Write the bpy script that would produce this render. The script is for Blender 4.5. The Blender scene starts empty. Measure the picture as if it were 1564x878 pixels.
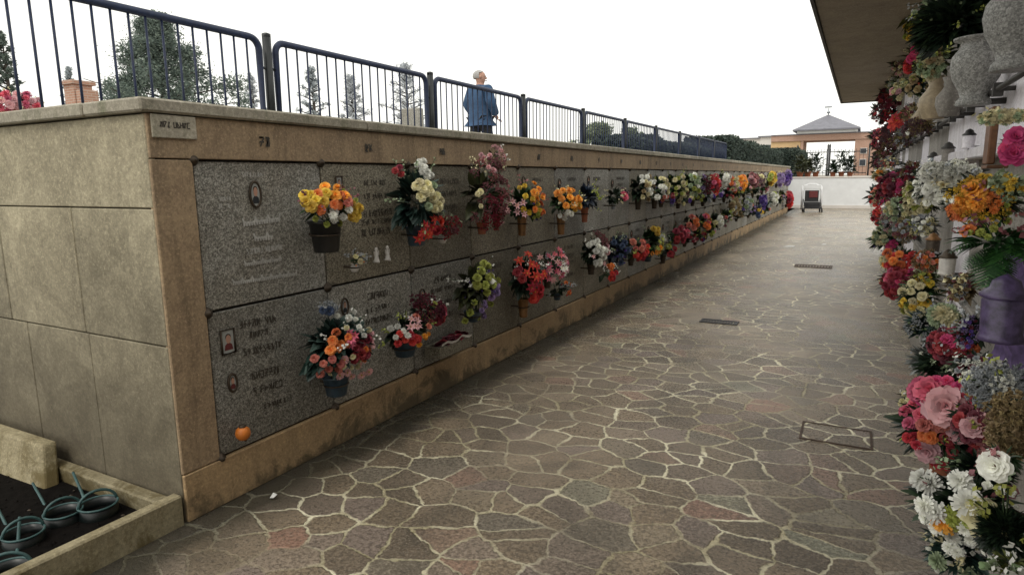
import bpy, bmesh, math, random
from math import pi, sin, cos, sqrt, radians as R
from mathutils import Vector, Matrix
random.seed(11)
SC = bpy.context.scene
COL = SC.collection

# ------------------------------------------------------------------ camera frame
F, CX, CY, EYE = 979., 782., 439., 1.6
def camdir(px, py): return Vector((px-CX, CY-py, -F))
YC = camdir(1316, 266).normalized()
_n = camdir(-1060, 295).normalized()
XC = -(_n - YC*_n.dot(YC)).normalized()
ZC = XC.cross(YC)
def ray(px, py):
    c = camdir(px, py); return Vector((c.dot(XC), c.dot(YC), c.dot(ZC)))
def on_x(px, py, X):
    r = ray(px, py); t = X/r.x; return Vector((X, r.y*t, EYE+r.z*t))
def on_y(px, py, Y):
    r = ray(px, py); t = Y/r.y; return Vector((r.x*t, Y, EYE+r.z*t))
def on_z(px, py, Z):
    r = ray(px, py); t = (Z-EYE)/r.z; return Vector((r.x*t, r.y*t, Z))
def scale_at(p):                       # metres per photo pixel at a world point
    q = Vector(p)-Vector((0, 0, EYE))
    return -(q.x*XC.z+q.y*YC.z+q.z*ZC.z)/F

# ------------------------------------------------------------------ materials
class NT:
    def __init__(s, name):
        m = bpy.data.materials.new(name); m.use_nodes = True
        s.m = m; s.t = m.node_tree; s.t.nodes.clear()
        s.out = s.n('ShaderNodeOutputMaterial'); s.b = s.n('ShaderNodeBsdfPrincipled')
        s.l(s.b.outputs[0], s.out.inputs[0]); s._co = None
    def n(s, k, **kw):
        x = s.t.nodes.new(k)
        for a, v in kw.items(): setattr(x, a, v)
        return x
    def l(s, a, b): s.t.links.new(a, b)
    def co(s, kind='Object'):
        return s.n('ShaderNodeTexCoord').outputs[kind]
    def geo(s): return s.n('ShaderNodeNewGeometry')
    def pos(s): return s.geo().outputs['Position']
    def noise(s, scale, detail=6, rough=.6, vec=None, dist=0):
        x = s.n('ShaderNodeTexNoise'); x.inputs['Scale'].default_value = scale
        x.inputs['Detail'].default_value = detail; x.inputs['Roughness'].default_value = rough
        x.inputs['Distortion'].default_value = dist
        if vec is not None: s.l(vec, x.inputs['Vector'])
        return x.outputs['Fac']
    def vmul(s, vec, v):
        x = s.n('ShaderNodeVectorMath', operation='MULTIPLY'); s.l(vec, x.inputs[0]); x.inputs[1].default_value = v
        return x.outputs[0]
    def ramp(s, fac, stops):
        x = s.n('ShaderNodeValToRGB'); e = x.color_ramp.elements
        while len(e) < len(stops): e.new(.5)
        for i, (p, c) in enumerate(stops):
            e[i].position = p; e[i].color = (c if len(c) == 4 else (*c, 1)) if not isinstance(c, (int, float)) else (c, c, c, 1)
        s.l(fac, x.inputs[0]); return x.outputs[0]
    def mix(s, fac, a, b, mode='MIX'):
        x = s.n('ShaderNodeMix', data_type='RGBA', blend_type=mode)
        for v, i in ((fac, x.inputs['Factor']), (a, x.inputs[6]), (b, x.inputs[7])):
            if hasattr(v, 'is_linked'): s.l(v, i)
            elif isinstance(v, (int, float)): i.default_value = v if i.type == 'VALUE' else (v, v, v, 1)
            else: i.default_value = (*v, 1)
        return x.outputs[2]
    def math(s, op, a, b=0., clamp=False):
        x = s.n('ShaderNodeMath', operation=op); x.use_clamp = clamp
        for v, i in ((a, x.inputs[0]), (b, x.inputs[1])):
            if hasattr(v, 'is_linked'): s.l(v, i)
            else: i.default_value = v
        return x.outputs[0]
    def color(s, c):
        if hasattr(c, 'is_linked'): s.l(c, s.b.inputs['Base Color'])
        else: s.b.inputs['Base Color'].default_value = (*c, 1)
    def rough(s, c):
        if hasattr(c, 'is_linked'): s.l(c, s.b.inputs['Roughness'])
        else: s.b.inputs['Roughness'].default_value = c
    def bump(s, h, strength=.5, dist=.01):
        x = s.n('ShaderNodeBump'); x.inputs['Strength'].default_value = strength; x.inputs['Distance'].default_value = dist
        s.l(h, x.inputs['Height']); s.l(x.outputs[0], s.b.inputs['Normal'])

def mat_plain(name, c, rough=.6, metal=0., var=.25, scale=18, bump=.15):
    t = NT(name); n = t.noise(scale, 6, .65, t.pos())
    lo = tuple(v*(1-var) for v in c); hi = tuple(min(1, v*(1+var)) for v in c)
    t.color(t.ramp(n, [(.3, lo), (.7, hi)])); t.rough(rough); t.b.inputs['Metallic'].default_value = metal
    if bump: t.bump(n, bump, .004)
    return t.m

def mat_petal(name, c):
    t = NT(name); g = t.geo(); o = t.n('ShaderNodeObjectInfo')
    a = t.ramp(g.outputs['Random Per Island'], [(0, tuple(v*(.62 if max(c)-min(c) > .15 else .85) for v in c)), (.5, c), (1, tuple(min(1, v*1.15+.03) for v in c))])
    hs = t.n('ShaderNodeHueSaturation'); t.l(a, hs.inputs['Color'])
    t.l(t.math('ADD', t.math('MULTIPLY', o.outputs['Random'], .02), .489), hs.inputs['Hue'])
    t.l(t.math('ADD', t.math('MULTIPLY', o.outputs['Random'], .45), .8), hs.inputs['Value'])
    hs.inputs['Saturation'].default_value = .95
    t.color(hs.outputs[0]); t.rough(.65)
    tr = t.n('ShaderNodeBsdfTranslucent'); t.l(hs.outputs[0], tr.inputs[0])
    ms = t.n('ShaderNodeMixShader'); ms.inputs[0].default_value = .25
    t.l(t.b.outputs[0], ms.inputs[1]); t.l(tr.outputs[0], ms.inputs[2]); t.l(ms.outputs[0], t.out.inputs[0])
    return t.m
def mat_leaf(name, c, hi=None, rough=.5):
    hi = hi or tuple(v*2. for v in c)
    t = NT(name); g = t.geo()
    a = t.ramp(g.outputs['Random Per Island'], [(0, tuple(v*.45 for v in c)), (.6, c), (1, hi)])
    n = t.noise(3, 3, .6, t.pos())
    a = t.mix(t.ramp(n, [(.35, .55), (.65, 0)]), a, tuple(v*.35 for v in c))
    t.color(a); t.rough(rough)
    return t.m

# travertine-like cladding with streaks and damp feet
def mat_stone(name, base, dark, stain, streak=.6, foot=0.):
    t = NT(name); p = t.pos()
    n1 = t.noise(3.2, 9, .72, p, .6); n2 = t.noise(38, 6, .7, p); n3 = t.noise(9, 6, .65, t.vmul(p, (1, 1, .12)))
    n4 = t.noise(140, 3, .6, p)
    c = t.mix(t.ramp(n1, [(.35, 0), (.65, 1)]), dark, base)
    c = t.mix(t.ramp(n2, [(.3, .45), (.6, 0)]), c, tuple(v*.55 for v in dark))
    c = t.mix(t.math('MULTIPLY', t.ramp(n3, [(.5, 0), (.72, 1)]), streak), c, stain)
    n5 = t.noise(70, 5, .8, p)
    c = t.mix(t.ramp(n5, [(.53, 0), (.68, .5)]), c, tuple(min(1, v*1.7) for v in base))
    c = t.mix(t.ramp(n5, [(.30, .6), (.47, 0)]), c, tuple(v*.4 for v in dark))
    if foot:
        sep = t.n('ShaderNodeSeparateXYZ'); t.l(p, sep.inputs[0])
        zz = t.math('ADD', sep.outputs['Z'], t.math('MULTIPLY', t.math('SUBTRACT', n1, .5), .9))
        f = t.math('MULTIPLY', t.ramp(t.math('MULTIPLY', zz, .5), [(.0, 1), (foot*.35, .75), (foot, 0)]), .85)
        c = t.mix(f, c, stain)
    o = t.n('ShaderNodeObjectInfo')
    hs = t.n('ShaderNodeHueSaturation'); t.l(c, hs.inputs['Color'])
    t.l(t.math('ADD', t.math('MULTIPLY', o.outputs['Random'], .3), .85), hs.inputs['Value'])
    t.color(hs.outputs[0]); t.rough(.75); t.bump(t.math('ADD', n2, n5), .5, .004)
    return t.m

def mat_granite(name, lo, mid, hi, tint=(.5, .42, .3), rough=.45):
    t = NT(name); p = t.pos()
    v = t.n('ShaderNodeTexVoronoi'); v.inputs['Scale'].default_value = 210; t.l(p, v.inputs['Vector'])
    sx = t.n('ShaderNodeSeparateXYZ'); t.l(v.outputs['Color'], sx.inputs[0])
    v2 = t.n('ShaderNodeTexVoronoi'); v2.inputs['Scale'].default_value = 115; t.l(p, v2.inputs['Vector'])
    sy = t.n('ShaderNodeSeparateXYZ'); t.l(v2.outputs['Color'], sy.inputs[0])
    f = t.math('ADD', t.math('MULTIPLY', sx.outputs[0], .55), t.math('MULTIPLY', sy.outputs[1], .45))
    c = t.ramp(f, [(.12, lo), (.5, mid), (.88, hi)])
    n = t.noise(1.6, 7, .65, p)
    c = t.mix(t.ramp(n, [(.4, 0), (.7, .55)]), c, t.mix(1., c, tint, 'MULTIPLY'))
    o = t.n('ShaderNodeObjectInfo')
    hs = t.n('ShaderNodeHueSaturation'); t.l(c, hs.inputs['Color'])
    t.l(t.math('ADD', t.math('MULTIPLY', o.outputs['Random'], .45), .78), hs.inputs['Value'])
    t.color(hs.outputs[0]); t.rough(t.ramp(n, [(.3, rough), (.7, rough+.25)]))
    return t.m

def mat_paving():
    t = NT('crazy_paving'); p = t.pos()
    nz = t.n('ShaderNodeTexNoise'); nz.inputs['Scale'].default_value = 3.; nz.inputs['Detail'].default_value = 2; t.l(p, nz.inputs['Vector'])
    nz2 = t.n('ShaderNodeTexNoise'); nz2.inputs['Scale'].default_value = 30.; nz2.inputs['Detail'].default_value = 4; t.l(p, nz2.inputs['Vector'])
    def off(src, k):
        a = t.n('ShaderNodeVectorMath', operation='SUBTRACT'); t.l(src, a.inputs[0]); a.inputs[1].default_value = (.5, .5, .5)
        b = t.n('ShaderNodeVectorMath', operation='SCALE'); t.l(a.outputs[0], b.inputs[0]); b.inputs['Scale'].default_value = k
        return b.outputs[0]
    q = t.n('ShaderNodeVectorMath', operation='ADD'); t.l(p, q.inputs[0]); t.l(off(nz.outputs['Color'], .13), q.inputs[1])
    q2 = t.n('ShaderNodeVectorMath', operation='ADD'); t.l(q.outputs[0], q2.inputs[0]); t.l(off(nz2.outputs['Color'], .034), q2.inputs[1])
    vec = t.vmul(q2.outputs[0], (.92, 1.12, 0))
    def voro(feat, sc=5.0):
        v = t.n('ShaderNodeTexVoronoi', feature=feat); v.voronoi_dimensions = '2D'; v.inputs['Scale'].default_value = sc
        v.inputs['Randomness'].default_value = .95; t.l(vec, v.inputs['Vector']); return v
    d = voro('DISTANCE_TO_EDGE').outputs['Distance']; cell = voro('F1').outputs['Color']
    s = t.n('ShaderNodeSeparateXYZ'); t.l(cell, s.inputs[0])
    big = t.noise(.75, 5, .6, p); med = t.noise(2.1, 6, .65, p); fine = t.noise(46, 7, .75, p); grain = t.noise(190, 3, .7, p)
    # joint mask: width wanders with noise
    med2 = t.noise(6.5, 3, .6, p)
    w = t.math('MAXIMUM', t.math('ADD', t.math('MULTIPLY', t.math('ADD', med, med2), .11), -.055), .014)
    j = t.math('SUBTRACT', 1, t.math('DIVIDE', d, w, True), True)
    j = t.math('MULTIPLY', j, t.ramp(t.noise(60, 4, .7, p), [(.30, .5), (.5, 1.15)]))
    j = t.ramp(j, [(.0, 0), (.6, 1)])
    stone = t.ramp(s.outputs[0], [(0, (.135, .105, .068)), (.25, (.30, .225, .145)), (.45, (.17, .130, .088)), (.62, (.26, .20, .17)), (.76, (.37, .29, .19)), (.86, (.19, .165, .125)), (.93, (.38, .20, .14)), (1, (.28, .30, .21))])
    stone = t.mix(t.ramp(fine, [(.36, .85), (.58, 0)]), stone, (.050, .040, .030))
    stone = t.mix(t.ramp(grain, [(.6, 0), (.75, .35)]), stone, (.32, .27, .21))
    # pale film of dust/cement over patches
    stone = t.mix(t.ramp(big, [(.45, 0), (.7, .5)]), stone, (.34, .27, .205))
    joint = t.mix(t.ramp(med, [(.35, 0), (.65, 1)]), (.38, .33, .19), (.62, .55, .36))
    joint = t.mix(t.ramp(fine, [(.35, .6), (.6, 0)]), joint, (.10, .085, .06))
    # joints worn and dirty in patches
    big2 = t.noise(.9, 4, .6, t.vmul(p, (1.3, .8, 1)), .4)
    sep = t.n('ShaderNodeSeparateXYZ'); t.l(p, sep.inputs[0])
    # wet sky sheen by the right-hand wall, painted in: greyer colour, joints faded
    sheen_lane = t.ramp(t.math('ADD', sep.outputs['X'], t.math('MULTIPLY', t.math('SUBTRACT', big2, .5), 1.6)), [(.0, 0), (.5, 1)])
    sheen_lane = t.math('SUBTRACT', t.math('MULTIPLY', sheen_lane, 1.), t.math('MULTIPLY', t.ramp(t.math('MULTIPLY', sep.outputs['Y'], .1), [(.30, 0), (.42, 1)]), 1.), True)
    vis = t.math('MULTIPLY', t.ramp(big2, [(.40, .22), (.54, 1)]), t.math('SUBTRACT', 1, t.math('MULTIPLY', sheen_lane, .8)))
    tone = t.noise(1.1, 6, .7, t.vmul(p, (1.2, .8, 1)), .8)
    stone = t.mix(t.ramp(tone, [(.38, .62), (.55, 0)]), stone, (.055, .046, .032))
    spk = t.noise(75, 5, .8, p)
    stone = t.mix(t.ramp(spk, [(.52, 0), (.64, .6)]), stone, (.42, .35, .27))
    stone = t.mix(t.ramp(spk, [(.34, .55), (.46, 0)]), stone, (.040, .032, .024))
    gl = t.noise(1.7, 4, .6, p, .5)
    joint = t.mix(t.ramp(gl, [(.42, 0), (.6, .9)]), joint, (.90, .84, .62))
    c = t.mix(t.math('MULTIPLY', j, vis), stone, joint)
    c = t.mix(t.math('MULTIPLY', sheen_lane, .55), c, t.ramp(fine, [(.3, (.13, .125, .115)), (.65, (.27, .262, .25))]))
    # damp strip by the left plinth
    damp = t.ramp(t.math('ADD', t.math('ADD', sep.outputs['X'], 2.72), t.math('MULTIPLY', med, -.35)), [(-.05, .85), (.22, 0)])
    c = t.mix(damp, c, (.022, .021, .012))
    t.color(c)
    t.rough(t.ramp(t.math('ADD', t.math('MULTIPLY', big, .5), t.math('MULTIPLY', fine, .5)), [(.38, .15), (.62, .45)]))
    t.b.inputs['Specular IOR Level'].default_value = .5
    h = t.math('ADD', t.math('MULTIPLY', t.math('MULTIPLY', j, vis), -.8), t.math('ADD', t.math('MULTIPLY', fine, .7), t.math('MULTIPLY', s.outputs[1], .5)))
    t.bump(t.math('ADD', h, t.math('MULTIPLY', spk, .5)), .9, .012)
    return t.m

M = {}
M['paving'] = mat_paving()
M['side'] = mat_stone('pale_travertine', (.47, .415, .285), (.27, .235, .155), (.060, .046, .028), .22, .74)
M['orange'] = mat_stone('tan_travertine', (.38, .275, .165), (.25, .175, .108), (.085, .060, .036), .65, .0)
M['plinth'] = mat_stone('ochre_plinth', (.45, .31, .165), (.31, .205, .11), (.075, .06, .032), .35, .06)
M['coping'] = mat_stone('lichen_coping', (.42, .38, .30), (.25, .225, .17), (.11, .12, .055), .7)
M['kerb'] = mat_stone('mossy_kerb', (.36, .31, .195), (.20, .165, .09), (.11, .08, .025), .6, .05)
M['core'] = mat_plain('dark_mortar', (.022, .019, .015), .9)
M['granite'] = mat_granite('grey_granite', (.080, .077, .066), (.215, .207, .182), (.46, .45, .41))
M['granite2'] = mat_granite('brown_granite', (.065, .058, .042), (.195, .174, .128), (.38, .35, .275))
M['urn'] = mat_granite('urn_granite', (.12, .12, .115), (.22, .22, .21), (.36, .36, .345), (.8, .8, .75), .6)
M['marble'] = mat_stone('white_marble', (.80, .78, .82), (.66, .63, .68), (.32, .28, .25), .4)
M['greymarble'] = mat_stone('grey_niche_marble', (.34, .32, .29), (.20, .185, .165), (.09, .08, .065), .55)
M['concrete'] = mat_stone('canopy_concrete', (.42, .37, .29), (.29, .255, .20), (.15, .125, .10), .4)
M['fascia'] = mat_plain('dark_metal_edge', (.035, .033, .03), .6)
M['navy'] = mat_plain('navy_paint', (.008, .018, .055), .55, 0, .35, 30, .05)
M['post'] = mat_plain('black_post_paint', (.012, .015, .016), .45, 0, .3, 30, .05)
M['bronze'] = mat_plain('dark_bronze', (.060, .044, .030), .5, .5, .4, 60, .1)
M['brass'] = mat_plain('ochre_vase', (.20, .10, .035), .45, .35, .35, 40, .1)
M['terra'] = mat_plain('terracotta', (.30, .10, .05), .8)
M['black'] = mat_plain('black_plastic', (.012, .012, .012), .45, 0, .3, 30, .05)
M['steel'] = mat_plain('dull_steel', (.25, .27, .29), .35, .8, .25, 40, .05)
M['bluegrey'] = mat_plain('blue_grey_glaze', (.035, .06, .085), .35, 0, .4, 30, .05)
M['white'] = mat_plain('white_paint', (.72, .73, .74), .6, 0, .06, 3, .1)
M['ceramic'] = mat_plain('white_ceramic', (.55, .52, .48), .4, 0, .2, 30, .05)
M['beigevase'] = mat_plain('beige_stoneware', (.36, .29, .19), .55, 0, .35, 25, .2)
M['portrait'] = mat_plain('portrait_background', (.35, .36, .34), .3, 0, .15)
M['skin'] = mat_plain('skin', (.45, .25, .18), .55, 0, .08)
M['hairgrey'] = mat_plain('grey_hair', (.36, .35, .34), .8, 0, .2, 60)
M['hairdark'] = mat_plain('dark_hair', (.05, .035, .025), .7)
M['jacket'] = mat_plain('blue_jacket', (.026, .068, .145), .8, 0, .3, 9)
M['trouser'] = mat_plain('charcoal_trousers', (.02, .022, .026), .85)
M['shoe'] = mat_plain('black_shoe', (.01, .01, .01), .4)
M['red_cloth'] = mat_plain('dark_red_print', (.12, .02, .02), .7)
M['wood'] = mat_plain('brown_wood', (.13, .055, .022), .6, 0, .5, 22, .3)
M['orangewax'] = mat_plain('orange_wax', (.55, .16, .02), .5)
M['purple'] = mat_plain('purple_glass', (.060, .042, .098), .35, 0, .75, 34, .3)
M['purplecloth'] = mat_plain('purple_cloth', (.085, .055, .14), .8, 0, .6, 26, .5)
M['amber'] = mat_plain('amber_cap', (.45, .22, .14), .4, 0, .3)
M['soil'] = mat_plain('wet_soil', (.006, .005, .0045), .8, 0, .5, 25, .8)
M['soil'].node_tree.nodes['Principled BSDF'].inputs['Specular IOR Level'].default_value = .05
M['can'] = mat_plain('dark_green_plastic', (.003, .006, .006), .38, 0, .3, 20, .05)
M['canrim'] = mat_plain('worn_green_rim', (.035, .085, .085), .5, 0, .4, 40, .05)
M['brick'] = None
M['trunk'] = mat_plain('bark', (.055, .042, .032), .9, 0, .4, 12, .5)
M['ochre'] = mat_plain('ochre_plaster', (.55, .38, .20), .8, 0, .12, 1)
M['palewall'] = mat_plain('pale_plaster', (.62, .58, .54), .8, 0, .1, 1)
M['slate'] = mat_plain('slate_roof', (.18, .18, .21), .6, 0, .18, 2.5, .2)
M['terrace'] = mat_plain('terrace_gravel', (.30, .28, .24), .9, 0, .2, 5, .3)
M['window'] = mat_plain('window_glass', (.03, .035, .045), .2, 0, .2, 2, 0)
M['ironwork'] = mat_plain('black_iron', (.02, .02, .022), .5)
M['paper'] = mat_plain('paper', (.6, .6, .58), .8)
M['rust'] = mat_plain('rusty_iron', (.075, .048, .034), .7, .2, .5, 30, .3)
M['darkiron'] = mat_plain('cast_iron', (.03, .03, .032), .55, .3, .4, 30, .3)
M['script'] = mat_plain('white_script', (.44, .43, .40), .7, 0, .35, 50, 0)
M['letters'] = mat_plain('dark_letters', (.048, .040, .030), .6, 0, .4, 50, 0)
M['stem'] = mat_plain('stem_green', (.04, .07, .025), .6)
def mat_brick():
    t = NT('red_brick'); p = t.pos()
    sp = t.n('ShaderNodeSeparateXYZ'); t.l(p, sp.inputs[0]); cb = t.n('ShaderNodeCombineXYZ')
    t.l(t.math('ADD', sp.outputs[0], sp.outputs[1]), cb.inputs[0]); t.l(sp.outputs[2], cb.inputs[1])
    b = t.n('ShaderNodeTexBrick'); t.l(cb.outputs[0], b.inputs['Vector']); b.inputs['Scale'].default_value = 1
    b.inputs['Brick Width'].default_value = .25; b.inputs['Row Height'].default_value = .075; b.inputs['Mortar Size'].default_value = .01
    b.inputs['Color1'].default_value = (.36, .19, .13, 1); b.inputs['Color2'].default_value = (.43, .24, .17, 1); b.inputs['Mortar'].default_value = (.45, .36, .30, 1)
    t.color(b.outputs[0]); t.rough(.85); return t.m
M['brick'] = mat_brick()

PET = {'red': (.62, .012, .012), 'crimson': (.30, .012, .030), 'burgundy': (.13, .012, .030), 'pink': (.66, .10, .18), 'palepink': (.72, .40, .42),
       'magenta': (.62, .03, .17), 'white': (.80, .80, .74), 'cream': (.70, .64, .38), 'yellow': (.72, .50, .03), 'gold': (.85, .36, .01),
       'orange': (.72, .19, .02), 'purple': (.10, .045, .30), 'lilac': (.36, .25, .50), 'lime': (.38, .42, .07), 'salmon': (.62, .19, .13),
       'dustypink': (.30, .10, .11), 'mauve': (.17, .09, .11), 'palegreen': (.36, .45, .27), 'tan': (.34, .25, .12), 'bluish': (.05, .08, .17), 'silver': (.38, .40, .42)}
_pm = {}
def petal(c):
    if c not in _pm: _pm[c] = mat_petal(c+'_petals', PET[c])
    return _pm[c]
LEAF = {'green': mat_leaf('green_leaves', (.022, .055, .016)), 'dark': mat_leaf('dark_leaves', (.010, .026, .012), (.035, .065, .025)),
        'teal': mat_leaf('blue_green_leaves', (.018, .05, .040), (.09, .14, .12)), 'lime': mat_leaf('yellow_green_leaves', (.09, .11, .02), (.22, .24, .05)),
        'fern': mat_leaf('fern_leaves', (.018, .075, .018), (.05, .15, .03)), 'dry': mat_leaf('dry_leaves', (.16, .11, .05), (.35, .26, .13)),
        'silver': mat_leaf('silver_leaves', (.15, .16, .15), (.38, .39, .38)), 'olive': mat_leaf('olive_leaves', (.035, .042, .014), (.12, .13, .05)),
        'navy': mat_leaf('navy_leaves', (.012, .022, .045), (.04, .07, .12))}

# ------------------------------------------------------------------ mesh helpers
class MB:
    def __init__(s): s.v = []; s.f = []; s.m = []; s.sm = []
    def add(s, vs, fs, mi=0, smooth=False):
        o = len(s.v); s.v += [tuple(v) for v in vs]
        for f in fs: s.f.append(tuple(o+i for i in f)); s.m.append(mi); s.sm.append(smooth)
    def box(s, x0, x1, y0, y1, z0, z1, mi=0, bev=0.):
        if bev <= 0:
            vs = [(x, y, z) for x in (x0, x1) for y in (y0, y1) for z in (z0, z1)]
            s.add(vs, [(0, 1, 3, 2), (4, 6, 7, 5), (0, 4, 5, 1), (2, 3, 7, 6), (0, 2, 6, 4), (1, 5, 7, 3)], mi); return
        bm = bmesh.new(); bmesh.ops.create_cube(bm, size=1)
        for v in bm.verts: v.co = Vector(((x0+x1)/2+v.co.x*(x1-x0), (y0+y1)/2+v.co.y*(y1-y0), (z0+z1)/2+v.co.z*(z1-z0)))
        b = min(bev, .4*min(abs(x1-x0), abs(y1-y0), abs(z1-z0)))
        bmesh.ops.bevel(bm, geom=bm.edges[:], offset=b, segments=1, affect='EDGES')
        bm.verts.index_update(); s.add([v.co[:] for v in bm.verts], [tuple(v.index for v in f.verts) for f in bm.faces], mi); bm.free()
    def tube(s, pts, rad, seg=8, mi=0, closed=False, cap=True, smooth=True):
        pts = [Vector(p) for p in pts]; n = len(pts); rs = rad if isinstance(rad, (list, tuple)) else [rad]*n
        rings = []; up = None
        for i, p in enumerate(pts):
            a = pts[(i-1) % n] if (i > 0 or closed) else p; b = pts[(i+1) % n] if (i < n-1 or closed) else p
            t = (b-a).normalized()
            if up is None: up = Vector((0, 0, 1)) if abs(t.z) < .9 else Vector((1, 0, 0))
            u = (up - t*up.dot(t))
            if u.length < 1e-5: u = t.orthogonal()
            u.normalize(); w = t.cross(u); up = u
            rings.append([p+(u*cos(2*pi*k/seg)+w*sin(2*pi*k/seg))*rs[i] for k in range(seg)])
        vs = [v for r in rings for v in r]; fs = []
        for i in range(n if closed else n-1):
            j = (i+1) % n
            for k in range(seg): fs.append((i*seg+k, i*seg+(k+1) % seg, j*seg+(k+1) % seg, j*seg+k))
        if cap and not closed: fs += [tuple(range(seg))[::-1], tuple((n-1)*seg+k for k in range(seg))]
        s.add(vs, fs, mi, smooth)
    def lathe(s, prof, c=(0, 0, 0), seg=20, mi=0, smooth=True, sx=1., sy=1.):
        vs = []; fs = []; n = len(prof)
        for r, z in prof:
            for k in range(seg): vs.append((c[0]+r*sx*cos(2*pi*k/seg), c[1]+r*sy*sin(2*pi*k/seg), c[2]+z))
        for i in range(n-1):
            for k in range(seg): fs.append((i*seg+k, i*seg+(k+1) % seg, (i+1)*seg+(k+1) % seg, (i+1)*seg+k))
        s.add(vs, fs, mi, smooth)
        if prof[0][0] > 1e-4: s.add(vs[:seg], [tuple(range(seg))[::-1]], mi)
        if prof[-1][0] > 1e-4: s.add(vs[-seg:], [tuple(range(seg))], mi)
    def build(s, name, mats, parent=None, loc=None):
        me = bpy.data.meshes.new(name); me.from_pydata(s.v, [], s.f)
        if not isinstance(mats, (list, tuple)): mats = [mats]
        for m in mats: me.materials.append(m)
        me.polygons.foreach_set('material_index', s.m); me.polygons.foreach_set('use_smooth', s.sm); me.update()
        o = bpy.data.objects.new(name, me); COL.objects.link(o)
        if parent: o.parent = parent
        if loc is not None: o.location = loc
        return o
def tag(o, label=None, cat=None, group=None, kind=None):
    for k, v in (('label', label), ('category', cat), ('group', group), ('kind', kind)):
        if v: o[k] = v
    return o
def empty(name, loc, label, cat, group=None, rz=0):
    o = bpy.data.objects.new(name, None); COL.objects.link(o); o.location = loc; o.rotation_euler = (0, 0, rz); o.empty_display_size = .1
    return tag(o, label, cat, group)
def inst(name, me, parent, loc, rot=(0, 0, 0), sc=1.):
    o = bpy.data.objects.new(name, me); COL.objects.link(o); o.parent = parent; o.location = loc; o.rotation_euler = rot
    o.scale = (sc,)*3 if isinstance(sc, (int, float)) else sc
    return o
def struct(name, mb, m): return tag(mb.build(name, m), kind='structure')

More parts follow.
